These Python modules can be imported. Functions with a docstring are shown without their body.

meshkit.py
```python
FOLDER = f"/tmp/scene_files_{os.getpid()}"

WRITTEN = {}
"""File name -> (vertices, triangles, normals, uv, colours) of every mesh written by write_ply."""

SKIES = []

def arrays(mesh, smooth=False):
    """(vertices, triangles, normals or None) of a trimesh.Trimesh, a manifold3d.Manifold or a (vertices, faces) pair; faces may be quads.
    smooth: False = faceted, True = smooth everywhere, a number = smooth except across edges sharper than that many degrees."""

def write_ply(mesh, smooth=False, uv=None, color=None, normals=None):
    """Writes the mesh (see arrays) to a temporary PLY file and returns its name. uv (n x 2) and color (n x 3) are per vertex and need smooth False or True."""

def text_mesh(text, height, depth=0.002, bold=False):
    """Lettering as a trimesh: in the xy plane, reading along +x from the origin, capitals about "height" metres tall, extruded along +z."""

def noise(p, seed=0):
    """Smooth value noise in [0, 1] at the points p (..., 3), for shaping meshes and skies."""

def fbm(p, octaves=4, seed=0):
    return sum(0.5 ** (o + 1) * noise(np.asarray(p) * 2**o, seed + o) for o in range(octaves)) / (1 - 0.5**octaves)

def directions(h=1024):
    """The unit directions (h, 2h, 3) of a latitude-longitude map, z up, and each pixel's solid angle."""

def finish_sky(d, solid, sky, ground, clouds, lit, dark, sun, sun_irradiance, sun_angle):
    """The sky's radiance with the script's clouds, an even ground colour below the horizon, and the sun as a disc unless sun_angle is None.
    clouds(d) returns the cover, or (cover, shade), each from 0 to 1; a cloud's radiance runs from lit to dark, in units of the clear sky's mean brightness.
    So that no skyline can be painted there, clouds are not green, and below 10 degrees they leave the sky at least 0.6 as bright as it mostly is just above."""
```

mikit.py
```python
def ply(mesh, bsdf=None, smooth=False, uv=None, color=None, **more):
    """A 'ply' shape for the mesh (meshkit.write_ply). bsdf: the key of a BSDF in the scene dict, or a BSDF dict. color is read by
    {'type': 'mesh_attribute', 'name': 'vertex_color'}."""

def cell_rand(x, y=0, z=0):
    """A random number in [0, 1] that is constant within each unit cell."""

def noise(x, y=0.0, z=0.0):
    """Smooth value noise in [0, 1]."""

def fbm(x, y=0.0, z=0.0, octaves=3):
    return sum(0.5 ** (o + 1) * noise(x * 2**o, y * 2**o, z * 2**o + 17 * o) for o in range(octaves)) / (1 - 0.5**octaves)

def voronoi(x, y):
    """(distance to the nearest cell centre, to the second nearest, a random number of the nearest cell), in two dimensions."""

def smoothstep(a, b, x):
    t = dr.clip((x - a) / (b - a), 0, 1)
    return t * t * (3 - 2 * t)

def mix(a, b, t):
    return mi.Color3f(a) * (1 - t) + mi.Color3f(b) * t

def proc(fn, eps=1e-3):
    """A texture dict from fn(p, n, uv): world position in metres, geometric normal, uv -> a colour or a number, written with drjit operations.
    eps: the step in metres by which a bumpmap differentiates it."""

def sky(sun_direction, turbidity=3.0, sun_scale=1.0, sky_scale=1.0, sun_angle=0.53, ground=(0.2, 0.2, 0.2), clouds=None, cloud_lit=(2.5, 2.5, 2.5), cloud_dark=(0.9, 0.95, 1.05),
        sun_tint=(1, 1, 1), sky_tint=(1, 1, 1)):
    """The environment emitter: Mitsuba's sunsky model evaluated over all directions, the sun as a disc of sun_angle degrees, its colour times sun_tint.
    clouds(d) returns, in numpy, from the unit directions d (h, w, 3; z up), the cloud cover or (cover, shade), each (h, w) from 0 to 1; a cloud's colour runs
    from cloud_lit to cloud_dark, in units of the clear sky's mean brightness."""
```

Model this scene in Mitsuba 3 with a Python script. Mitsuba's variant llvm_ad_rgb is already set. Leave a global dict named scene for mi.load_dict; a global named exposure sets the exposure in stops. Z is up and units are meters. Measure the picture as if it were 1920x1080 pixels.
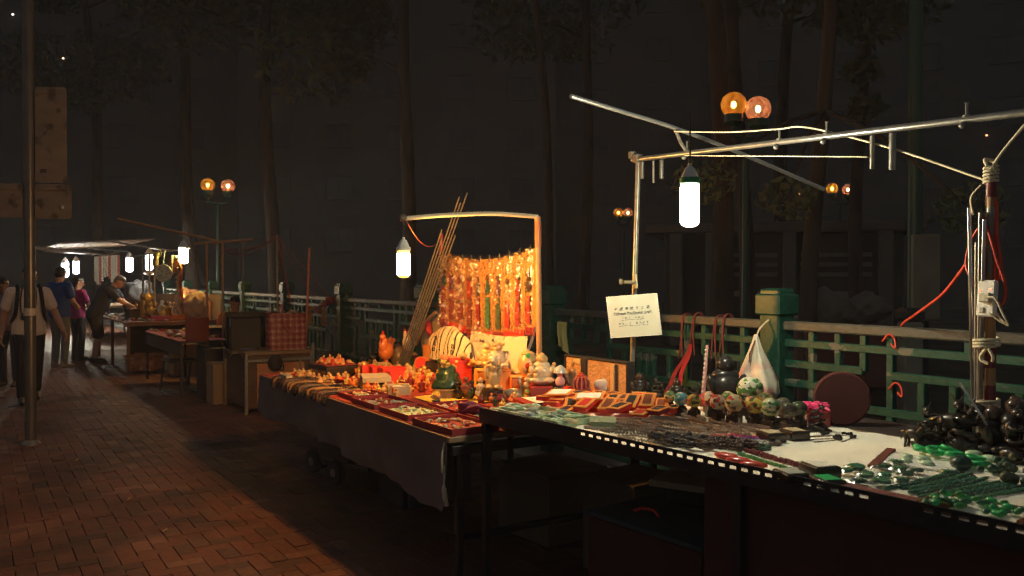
import math, random
import numpy as np, trimesh, manifold3d
import drjit as dr
import mitsuba as mi
import mikit, meshkit
from mikit import noise, fbm, voronoi, cell_rand, smoothstep, mix
from scipy.spatial import ConvexHull

random.seed(7)
R = np.random.default_rng(7)
T = mi.ScalarTransform4f
scene, labels = {}, {}

# ------------------------------------------------------------------ camera, sky, exposure
YAW, PITCH = math.radians(32.4), math.radians(-0.7)
fwd = [math.sin(YAW) * math.cos(PITCH), math.cos(YAW) * math.cos(PITCH), math.sin(PITCH)]
scene['viewpoint'] = {'type': 'thinlens', 'fov': 61.74, 'fov_axis': 'x', 'aperture_radius': 0.0045, 'focus_distance': 5.6,
                   'near_clip': 0.05, 'far_clip': 500.0,
                   'to_world': T().look_at(origin=[0, 0, 1.58], target=[fwd[0], fwd[1], 1.58 + fwd[2]], up=[0, 0, 1])}
exposure = 0.0
# overcast night sky, no sun; raised evenly to stand for unseen street light
SKY = 0.9
scene['sky'] = mikit.sky([0.3, -0.4, 0.85], sun_scale=0.0, sky_scale=SKY, clouds=lambda d: 1.0,
                         cloud_lit=(1.0, 1.0, 1.02), ground=(0.06, 0.05, 0.045))
scene['sky']['sampling_weight'] = 6.0


# ------------------------------------------------------------------ helpers
def numbered(name):
    if name not in USED:
        USED[name] = 0
        return name
    USED[name] += 1
    return '%s_%03d' % (name, USED[name])


USED = {}


def lab(key, label=None, cat=None, group=None, kind=None):
    d = labels.setdefault(key, {})
    if label: d['label'] = label
    if cat: d['category'] = cat
    if group: d['group'] = group
    if kind: d['kind'] = kind


def thing(name, label, cat, group=None):
    k = numbered(name)
    lab(k, label, cat, group)
    return k


def emit(rgb, w=1.0):
    return {'type': 'area', 'radiance': {'type': 'rgb', 'value': [float(c) for c in rgb]}, 'sampling_weight': float(w)}


def part(parent, name, mesh, bsdf, smooth=False, **kw):
    k = numbered(parent + '__' + name)
    scene[k] = mikit.ply(mesh, bsdf, smooth, **kw)
    return k


def single(name, mesh, bsdf, label=None, cat=None, group=None, kind=None, smooth=False, **kw):
    k = numbered(name)
    scene[k] = mikit.ply(mesh, bsdf, smooth, **kw)
    lab(k, label, cat, group, kind)
    return k


def struct(name, mesh, bsdf, smooth=False):
    return single(name, mesh, bsdf, kind='structure', smooth=smooth)


def tm(v, f):
    return trimesh.Trimesh(np.asarray(v, float), np.asarray(f, int), process=False)


def cat_(ms):
    vs, fs, o = [], [], 0
    for m in ms:
        vs.append(np.asarray(m.vertices)); fs.append(np.asarray(m.faces) + o); o += len(m.vertices)
    return tm(np.vstack(vs), np.vstack(fs))


def rotm(axis, deg):
    return trimesh.transformations.rotation_matrix(math.radians(deg), axis)[:3, :3]


def mv(m, loc=(0, 0, 0), rz=0, rx=0, ry=0, s=1.0):
    v = np.asarray(m.vertices) * np.asarray(s, float)
    if rx: v = v @ rotm([1, 0, 0], rx).T
    if ry: v = v @ rotm([0, 1, 0], ry).T
    if rz: v = v @ rotm([0, 0, 1], rz).T
    return tm(v + np.asarray(loc, float), m.faces)


def _cb(c):
    pts = []
    for i in range(3):
        for sx in (-1, 1):
            for sy in (-1, 1):
                for sz in (-1, 1):
                    s = np.array([sx, sy, sz], float)
                    q = s * (1 - c); q[i] = s[i]
                    pts.append(q)
    return np.array(pts)


def _hull(p):
    h = ConvexHull(p)
    f = h.simplices.copy()
    c = p.mean(0)
    n = np.cross(p[f[:, 1]] - p[f[:, 0]], p[f[:, 2]] - p[f[:, 0]])
    flip = ((p[f].mean(1) - c) * n).sum(1) < 0
    f[flip] = f[flip][:, ::-1]
    return f


CBF = _hull(_cb(0.25))
CBS = _cb(0.0)


def box(sx, sy, sz, c=0.003, at=(0, 0, 0), rz=0, rx=0, ry=0, base=True):
    """A chamfered box; its foot at z = 0 when base."""
    h = np.array([sx, sy, sz], float) / 2
    c = min(c, 0.45 * h.min() * 2)
    pts = []
    for i in range(3):
        for a in (-1, 1):
            for b in (-1, 1):
                for d in (-1, 1):
                    s = np.array([a, b, d], float)
                    q = s * (h - c); q[i] = s[i] * h[i]
                    pts.append(q)
    p = np.array(pts)
    if base: p[:, 2] += h[2]
    return mv(tm(p, CBF), at, rz, rx, ry)


def bar(a, b, w, t, c=0.002, up=(0, 0, 1)):
    """A straight chamfered bar of section w x t from a to b."""
    a, b = np.asarray(a, float), np.asarray(b, float)
    L = np.linalg.norm(b - a); z = (b - a) / L
    u = np.asarray(up, float)
    if abs(z @ u) > 0.95: u = np.array([0, 1.0, 0])
    x = np.cross(u, z); x /= np.linalg.norm(x); y = np.cross(z, x)
    m = box(w, t, L, c)
    return tm(a + m.vertices @ np.stack([x, y, z]), m.faces)


def tube(pts, r, n=8, closed=False):
    p = np.asarray(pts, float)
    r = np.broadcast_to(r, (len(p),))
    t = np.gradient(p, axis=0); t /= np.linalg.norm(t, axis=1, keepdims=True) + 1e-12
    u = np.array([0, 0, 1.0]) if abs(t[0, 2]) < 0.9 else np.array([1.0, 0, 0])
    a = np.cross(t[0], u); a /= np.linalg.norm(a)
    ang = np.arange(n) * 2 * np.pi / n
    rings = []
    for i in range(len(p)):
        a = a - (a @ t[i]) * t[i]; a /= np.linalg.norm(a) + 1e-12
        b = np.cross(t[i], a)
        rings.append(p[i] + r[i] * (np.cos(ang)[:, None] * a + np.sin(ang)[:, None] * b))
    v = np.vstack(rings + [p[:1], p[-1:]])
    f = []
    m = len(p)
    for i in range(m - 1):
        for j in range(n):
            k = (j + 1) % n
            f += [[i * n + j, i * n + k, (i + 1) * n + k], [i * n + j, (i + 1) * n + k, (i + 1) * n + j]]
    for j in range(n):
        k = (j + 1) % n
        f += [[m * n, k, j], [m * n + 1, (m - 1) * n + j, (m - 1) * n + k]]
    return tm(v, f)


def curve(pts, n=12):
    """Catmull-Rom through the points."""
    p = np.asarray(pts, float)
    q = np.vstack([2 * p[0] - p[1], p, 2 * p[-1] - p[-2]])
    out = []
    for i in range(1, len(q) - 2):
        t = np.linspace(0, 1, n, endpoint=False)[:, None]
        a, b, c, d = q[i - 1], q[i], q[i + 1], q[i + 2]
        out.append(0.5 * (2 * b + (c - a) * t + (2 * a - 5 * b + 4 * c - d) * t ** 2 + (3 * b - a - 3 * c + d) * t ** 3))
    out.append(p[-1:])
    return np.vstack(out)


def even(p, step):
    d = np.r_[0, np.linalg.norm(np.diff(p, axis=0), axis=1).cumsum()]
    t = np.linspace(0, d[-1], int(d[-1] / step) + 1)
    return np.stack([np.interp(t, d, p[:, k]) for k in range(3)], 1)


def sag(a, b, d, n=14, wob=0.0):
    t = np.linspace(0, 1, n)[:, None]
    p = np.asarray(a, float) * (1 - t) + np.asarray(b, float) * t
    p[:, 2] -= d * 4 * (t * (1 - t))[:, 0]
    if wob:
        p += wob * (meshkit.noise(np.stack([p * 9, p * 9 + 7, p * 9 + 13], 1).reshape(-1, 3, 3)) - .5) * (4 * t * (1 - t))
    return p


def lathe(prof, n=16):
    pr = np.asarray(prof, float)
    ang = np.arange(n) * 2 * np.pi / n
    v = np.vstack([np.stack([r * np.cos(ang), r * np.sin(ang), np.full(n, z)], 1) for r, z in pr] + [[[0, 0, pr[0, 1]], [0, 0, pr[-1, 1]]]])
    f = []
    m = len(pr)
    for i in range(m - 1):
        for j in range(n):
            k = (j + 1) % n
            f += [[i * n + j, i * n + k, (i + 1) * n + k], [i * n + j, (i + 1) * n + k, (i + 1) * n + j]]
    for j in range(n):
        k = (j + 1) % n
        f += [[m * n, k, j], [m * n + 1, (m - 1) * n + j, (m - 1) * n + k]]
    return tm(v, f)


ICO = {s: trimesh.creation.icosphere(subdivisions=s, radius=1.0) for s in (0, 1, 2, 3)}


def ell(c, r, s=2, rz=0, rx=0, ry=0):
    return mv(ICO[s], c, rz, rx, ry, np.broadcast_to(np.asarray(r, float), (3,)))


def spheres(P, r, s=0):
    P = np.asarray(P, float); b = ICO[s]
    r = np.broadcast_to(np.asarray(r, float), (len(P),))
    v = (P[:, None] + r[:, None, None] * b.vertices[None]).reshape(-1, 3)
    f = (b.faces[None] + (np.arange(len(P)) * len(b.vertices))[:, None, None]).reshape(-1, 3)
    return tm(v, f)


def grid(fn, nu, nv):
    u, v = np.meshgrid(np.linspace(0, 1, nu), np.linspace(0, 1, nv), indexing='ij')
    P = fn(u.ravel(), v.ravel())
    i, j = np.meshgrid(np.arange(nu - 1), np.arange(nv - 1), indexing='ij')
    a = (i * nv + j).ravel()
    f = np.vstack([np.stack([a, a + nv, a + nv + 1], 1), np.stack([a, a + nv + 1, a + 1], 1)])
    return tm(P, f)


def slab(poly, z0, z1):
    """A flat prism over a polygon."""
    import shapely
    m = trimesh.creation.extrude_polygon(shapely.Polygon(poly), z1 - z0, engine='earcut')
    return mv(tm(m.vertices, m.faces), (0, 0, z0))


def n3(p, k, seed=0):
    return meshkit.noise(np.asarray(p) * k, seed) - 0.5


# ------------------------------------------------------------------ materials
MATS = {}


def mat(rgb, rough=0.6, **kw):
    key = repr((rgb, rough, sorted(kw.items())))
    if key not in MATS:
        MATS[key] = 'material_%03d' % len(MATS)
        scene[MATS[key]] = {'type': 'twosided', 'bsdf': {'type': 'principled', 'base_color': {'type': 'rgb', 'value': list(map(float, rgb))}, 'roughness': float(rough), **kw}}
    return MATS[key]


def pmat(name, fn, rough=0.6, bump=None, scale=0.002, eps=1e-3, **kw):
    b = {'type': 'principled', 'base_color': mikit.proc(fn), 'roughness': rough if not callable(rough) else mikit.proc(rough), **kw}
    if bump: b = {'type': 'bumpmap', 'arbitrary': mikit.proc(bump, eps), 'bsdf': b, 'scale': float(scale)}
    scene[name] = {'type': 'twosided', 'bsdf': b}
    return name


def brick_fn(dark, light):
    def f(p, n, uv):
        g = fbm(p.x * 60, p.y * 60, p.z * 60, 3)
        s = smoothstep(0.45, 0.75, fbm(p.x * 1.7 + 3, p.y * 1.7, 0.0, 3))
        return mix(dark, light, g) * (1 - 0.5 * s)
    return f


BRICKS = [pmat('brick_red', brick_fn((.085, .032, .021), (.15, .06, .04)), 0.75),
          pmat('brick_brown', brick_fn((.08, .038, .026), (.13, .065, .046)), 0.75),
          pmat('brick_dark', brick_fn((.055, .028, .022), (.10, .05, .038)), 0.75),
          pmat('brick_pale', brick_fn((.11, .048, .03), (.18, .085, .058)), 0.72)]
joint = pmat('joint_sand', lambda p, n, uv: mix((.045, .030, .024), (.075, .052, .042), fbm(p.x * 30, p.y * 30, 0, 2)), 0.95)


def far_pave_fn(p, n, uv):
    x, y = p.x / 0.1, p.y / 0.1
    r = cell_rand(dr.floor(x * .5), dr.floor(y), 5)
    return mix((.065, .03, .021), (.13, .06, .042), r) * (0.75 + 0.5 * fbm(p.x * 3, p.y * 3, 0, 2))


far_pave = pmat('far_paving', far_pave_fn, 0.6)
earth = pmat('park_earth', lambda p, n, uv: mix((.02, .018, .014), (.05, .042, .032), fbm(p.x * 1.5, p.y * 1.5, 0, 4)), 0.95)
concrete = pmat('kerb_concrete', lambda p, n, uv: mix((.08, .076, .07), (.15, .142, .13), fbm(p.x * 5, p.y * 5, p.z * 9, 4)), 0.85)


def paint_fn(base, wear, amount):
    def f(p, n, uv):
        w = smoothstep(amount, amount + 0.06, fbm(p.x * 9 + 4, p.y * 7, p.z * 9, 4))
        d = fbm(p.x * 40, p.y * 40, p.z * 40, 2)
        return mix(mix(base, tuple(c * 0.55 for c in base), d), wear, w)
    return f


green_paint = pmat('green_paint', paint_fn((.016, .082, .058), (.12, .12, .10), 0.62), 0.42)
post_paint = pmat('post_paint', paint_fn((.012, .070, .046), (.09, .11, .085), 0.72), 0.4)
rail_paint = pmat('rail_paint', paint_fn((.105, .105, .088), (.02, .085, .055), 0.56), 0.5)
dark_green = mat((.018, .05, .035), .45)
bark = pmat('bark', lambda p, n, uv: mix((.03, .021, .016), (.075, .052, .04), fbm(p.x * 7, p.y * 7, p.z * 1.6, 4)), 0.95)
leaf_dark = 'leaf_dark'
scene[leaf_dark] = {'type': 'principledthin', 'base_color': {'type': 'rgb', 'value': [.10, .105, .065]}, 'roughness': .35, 'diff_trans': .5}
leaf_mid = 'leaf_mid'
scene[leaf_mid] = {'type': 'principledthin', 'base_color': {'type': 'rgb', 'value': [.105, .115, .07]}, 'roughness': .14, 'diff_trans': .5}

steel = pmat('galvanised', lambda p, n, uv: mix((.22, .22, .205), (.42, .42, .39), fbm(p.x * 25, p.y * 25, p.z * 25, 3)), 0.36, metallic=0.8)
chrome = mat((.75, .75, .72), .16, metallic=1.0)
steel_old = pmat('old_steel', lambda p, n, uv: mix((.16, .15, .13), (.36, .34, .30), fbm(p.x * 30, p.y * 30, p.z * 30, 3)), 0.42, metallic=0.6)
black_steel = mat((.022, .022, .024), .4)
rust_wood = pmat('bamboo', lambda p, n, uv: mix((.30, .15, .07), (.46, .27, .13), fbm(p.x * 60, p.y * 60, p.z * 4, 3)), 0.45)


def cloth_fn(a, b, k=500.0):
    def f(p, n, uv):
        return mix(a, b, 0.5 + 0.25 * dr.sin(p.x * k) + 0.25 * dr.sin(p.y * k)) * (0.86 + 0.28 * fbm(p.x * 6, p.y * 6, p.z * 6, 3))
    return f


cloth_white = pmat('cream_cloth', cloth_fn((.70, .66, .55), (.82, .78, .66)), 0.95)
cloth_red = pmat('red_cloth', cloth_fn((.20, .028, .025), (.28, .045, .035)), 0.9)
skirt_brown = pmat('skirt_tarp', lambda p, n, uv: mix((.115, .086, .077), (.19, .145, .13), fbm(p.y * 3, p.z * 5, p.x * 3, 3)), 0.75)
skirt_red = pmat('skirt_maroon', lambda p, n, uv: mix((.055, .018, .016), (.10, .03, .028), fbm(p.y * 4, p.z * 4, p.x * 4, 3)), 0.85)
table_wood = pmat('table_wood', lambda p, n, uv: mix((.20, .12, .065), (.34, .22, .13), fbm(p.x * 6, p.y * 45, p.z * 40, 3)), 0.6)
pale_wood = pmat('pale_wood', lambda p, n, uv: mix((.34, .27, .17), (.52, .43, .28), fbm(p.x * 8, p.y * 60, p.z * 50, 3)), 0.7)


def osb_fn(p, n, uv):
    d1, d2, r = voronoi(p.y * 55 + 6 * noise(p.y * 20, p.z * 20), p.z * 90)
    return mix((.34, .19, .085), (.56, .34, .17), r) * (0.75 + 0.25 * smoothstep(0.0, 0.25, d2 - d1))


osb = pmat('chipboard', osb_fn, 0.6)


def plaid_fn(p, n, uv):
    x, z = p.x * 14.0, p.z * 14.0
    fx, fz = x - dr.floor(x), z - dr.floor(z)
    st = lambda f, a, b: dr.select((f > a) & (f < b), 1.0, 0.0)
    w = st(fx, .08, .2) + st(fx, .3, .36) + st(fz, .1, .22) + st(fz, .32, .38)
    d = st(fx, .55, .9) + st(fz, .55, .9)
    weave = 0.9 + 0.1 * dr.sin(p.x * 1600) * dr.sin(p.z * 1600)
    c = mix((.36, .075, .055), (.68, .52, .42), dr.minimum(w * 0.42, 0.9))
    return mix(c, (.16, .035, .05), d * 0.33) * weave


plaid = pmat('plaid_weave', plaid_fn, 0.55)
facade = pmat('facade_tile', lambda p, n, uv: mix((.062, .06, .058), (.082, .079, .076), fbm(p.x * .25, p.y * .25, p.z * .25, 3)) * (0.96 + 0.04 * cell_rand(p.x * 3 + p.y * 3, p.z * 3)), 0.85)
window_dark = mat((.055, .055, .058), .5)
ivory = mat((.54, .36, .16), .22, clearcoat=.6, clearcoat_gloss=.95)
ivory_white = mat((.62, .50, .33), .22, clearcoat=.6, clearcoat_gloss=.95)
gold = mat((.72, .48, .13), .28, metallic=.55)
glaze_red = mat((.42, .03, .018), .2, clearcoat=.8)
glaze_orange = mat((.62, .17, .04), .25, clearcoat=.6)
glaze_green = mat((.02, .055, .022), .25, clearcoat=.8)
moss_green = pmat('moss_green', lambda p, n, uv: mix((.012, .035, .012), (.05, .10, .03), fbm(p.x * 90, p.y * 90, p.z * 90, 3)), .4)
glaze_dark = mat((.022, .018, .016), .18, clearcoat=.8)
bronze = mat((.16, .11, .055), .3, metallic=.7)
wood_dark = mat((.035, .02, .016), .3, clearcoat=.4)
ebony = mat((.018, .013, .012), .2, clearcoat=.6)
card_red = mat((.62, .035, .025), .5)
card_dkred = mat((.26, .028, .03), .45)
card_orange = mat((.72, .27, .06), .5)
card_grey = mat((.34, .32, .27), .6)
card_brown = mat((.30, .19, .11), .7)
card_white = mat((.78, .75, .66), .7)
tan_card = mat((.42, .21, .075), .65)
ink = mat((.02, .02, .025), .7)
yellow_cloth = mat((.80, .50, .07), .9)
jade_bright = mat((.03, .42, .13), .22, clearcoat=.7, spec_trans=0.0)
jade_mid = mat((.045, .17, .09), .28, clearcoat=.5)
jade_dark = mat((.018, .07, .045), .28, clearcoat=.5)
jade_pale = mat((.42, .58, .40), .3, clearcoat=.5)
bead_brown = mat((.05, .027, .02), .18, clearcoat=.9)
bead_black = mat((.016, .014, .016), .14, clearcoat=.9)
bead_grey = mat((.13, .10, .085), .22, clearcoat=.8)
bead_red = mat((.16, .02, .025), .18, clearcoat=.8)
glass_bit = mat((.60, .62, .56), .16, clearcoat=1.0, metallic=.3)
glass_green = mat((.30, .40, .28), .16, clearcoat=1.0)
plastic_white = mat((.74, .73, .68), .4)
wire_red = mat((.55, .06, .035), .45)
wire_red_dark = mat((.30, .05, .04), .6)
cord_cream = mat((.62, .56, .40), .8)
scene['clear_film'] = {'type': 'mask', 'opacity': 0.12, 'bsdf': {'type': 'twosided', 'bsdf': {'type': 'roughconductor', 'alpha': .08, 'specular_reflectance': {'type': 'rgb', 'value': [.95, .95, .93]}}}}
scene['clear_glass'] = {'type': 'dielectric', 'int_ior': 1.5}

# ------------------------------------------------------------------ the setting
ground = struct('ground', grid(lambda u, v: np.stack([-60 + 160 * u, -40 + 150 * v, 0 * u - 0.03], 1), 2, 2), earth)
# the paved walk: sand bed, single pavers in a 90 degree herringbone, plain paving beyond
pave = struct('pavement', box(9.2, 18.4, 0.02, 0.001, (-0.7, 11.4, -0.028)), joint)
struct('far_pavement', box(9.2, 70, 0.02, 0.001, (-0.7, 55.6, -0.022)), far_pave)
struct('near_pavement', box(9.2, 14, 0.02, 0.001, (-0.7, -4.8, -0.022)), far_pave)
W = 0.1
bl = []
for i in range(-12, 39):
    for j in range(24, 204):
        k = (i - j) % 4
        if k == 0: bl.append((i * W + W, j * W + W / 2, 2 * W, W))
        if k == 3: bl.append((i * W + W / 2, j * W + W, W, 2 * W))


def brick(b):
    x, y, sx, sy = b
    m = box(sx - 0.0032, sy - 0.0032, 0.03, 0.0028, (0, 0, -0.026))
    return mv(m, (x, y, R.normal(0, 0.0013)), 0, R.normal(0, .4), R.normal(0, .4))


def in_view(b):
    x, y = b[0], b[1]
    d = x * fwd[0] + y * fwd[1]; l = x * math.cos(YAW) - y * math.sin(YAW)
    return d > 1 and abs(l / d) < .6 and 1.58 / d < .36 and x < 1.95


near = sorted([b for b in bl if in_view(b)], key=lambda b: b[0] ** 2 + b[1] ** 2)[:300]
ns = set(near)
for b in near:
    part(pave, 'brick', brick(b), BRICKS[R.choice(4, p=[.52, .26, .10, .12])])
rest = [b for b in bl if b not in ns]
pick = R.choice(4, len(rest), p=[.52, .26, .10, .12])
for q in range(4):
    k = part(pave, ('far_brick', 'brown_far_brick', 'dark_far_brick', 'pale_far_brick')[q], cat_([brick(b) for b, c in zip(rest, pick) if c == q]), BRICKS[q])
    lab(k, kind='stuff')
# litter on the walk
for x, y in ((1.02, 5.62), (.42, 6.3), (.95, 6.55), (.78, 8.2)):
    single('dry_leaf', mv(grid(lambda u, v: np.stack([(u - .5) * .06, (v - .5) * .035 * np.sin(np.pi * np.clip(u, .05, .95)), .006 + .012 * (u - .5) ** 2 + .01 * v], 1), 6, 4), (x, y, 0.004), R.uniform(0, 360)),
           mat((.34, .20, .09), .6), 'small dry curled leaf lying on the brick pavement', 'leaf', 'dry leaves on the bricks')
# raised kerb under the fence and the park floor behind it
struct('kerb', box(.62, 40, .13, .012, (4.22, 15, -.03)), concrete)

# ---------------------------------------- far buildings, unseen in the dark, placed to hide the bright sky
WIN = cat_([box(1.72, .10, .12, .01, (0, 0, 0)), box(1.72, .10, .12, .01, (0, 0, 1.38)), box(.12, .10, 1.26, .01, (-.8, 0, .12)), box(.12, .10, 1.26, .01, (.8, 0, .12)), box(.06, .08, 1.26, .01, (0, 0, .12))])
PANE = box(1.48, .03, 1.26, .004, (0, .015, .12))
BD = [('unseen apartment block hiding the sky at the far end of the street', -8, 60, 20, 31), ('unseen apartment block hiding the sky behind the leftmost trees beyond the globe lamps', 8, 56, 20, 32),
      ('unseen apartment block hiding the sky behind the trees, left of the picture centre', 25, 52, 19, 34), ('unseen tall block hiding the sky behind the trees above the hanging packets', 42, 56, 20, 36),
      ('unseen apartment block hiding the sky behind the park right of the white lamp', 58, 50, 20, 30), ('unseen apartment block hiding the sky at the right edge behind the trees', 76, 54, 22, 33)]
LIT = {0: [], 1: [(-3.1, 14.2, 1), (-5.6, 16.4, 0)], 2: [(-7.6, 11.8, 1)], 4: [(2.9, 8.8, 2), (-6.2, 6.2, 2)], 5: [(-8.5, 8.3, 2)]}
for i, (lb, az, dist, w, h) in enumerate(BD):
    b = thing('unseen_block', lb, 'building')
    a = math.radians(az)
    pos = np.array([math.sin(a) * dist, math.cos(a) * dist, 0]); rz = -az
    put = lambda m: mv(m, pos, rz)
    part(b, 'wall', put(box(w, 11, h, .05, (0, 5.5, -.1))), facade)
    part(b, 'roof', put(box(w + .5, 11.5, .5, .05, (0, 5.5, h - .1))), facade)
    for fl in range(1, int(h / 3.1)):
        if fl * 3.1 < 24:
            for c in range(5):
                x = (c - 2) * w / 5.2
                k = part(b, 'window', put(mv(WIN, (x, -.05, fl * 3.1))), facade)
                part(k, 'pane', put(mv(PANE, (x, -.02, fl * 3.1))), window_dark)
    for x, z, c in LIT.get(i, []):
        part(b, 'window_lamp', put(ell((x, -.3, z), (.055, .05, .045), 1)), window_dark, emitter=emit([(5, 5, 4.6), (6, 4.6, 2.8), (4, 1.4, .6)][c], .05))

# ---------------------------------------- low park pavilion, sign board, tarps
pv = thing('park_pavilion', 'low pale pavilion with wide bands behind the fence, right of the white lamp', 'building')
pp = lambda m: mv(m, (15.6, 13.2, 0), -48)
part(pv, 'wall', pp(box(5.2, 3, 2.6, .03, (0, 1.5, 0))), mat((.06, .058, .052), .9))
part(pv, 'roof', pp(box(6, 3.8, .22, .03, (0, 1.5, 2.6))), mat((.10, .09, .085), .8))
for x in (-2.3, -1.5, .2, 2.2): part(pv, 'column', pp(box(.28, .28, 2.6, .02, (x, -.25, 0))), mat((.11, .105, .10), .8))
for x, w in ((-.65, 1.2), (1.2, 1.5)):
    k = part(pv, 'counter', pp(box(w, .3, .12, .01, (x, -.18, 1.15))), mat((.17, .16, .15), .7))
    for q in range(3): part(pv, 'shutter_slat', pp(box(w, .05, .1, .01, (x, -.03, 1.6 + q * .22))), mat((.13, .125, .115), .7))

# ---------------------------------------- trees; their unseen crowns help cover the bright sky
def leaves(centres, rad, n, size, seed, squash=.7):
    r = np.random.default_rng(seed)
    c = np.asarray(centres, float)
    which = r.integers(0, len(c), n)
    d = r.normal(size=(n, 3)); d /= np.linalg.norm(d, axis=1, keepdims=True)
    P = c[which] + d * (np.asarray(rad)[which] * r.uniform(.25, 1, n) ** .5)[:, None] * [1, 1, squash]
    a = r.normal(size=(n, 3)); a[:, 2] -= .3; a /= np.linalg.norm(a, axis=1, keepdims=True)
    b = np.cross(a, r.normal(size=(n, 3))); b /= np.linalg.norm(b, axis=1, keepdims=True)
    s = (size * r.uniform(.6, 1.3, n))[:, None]
    v = np.stack([P - a * s, P + b * s * .42, P + a * s, P - b * s * .42], 1).reshape(-1, 3)
    o = np.arange(n)[:, None] * 4
    return tm(v, np.vstack([o + [0, 1, 2], o + [0, 2, 3]]))


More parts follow.
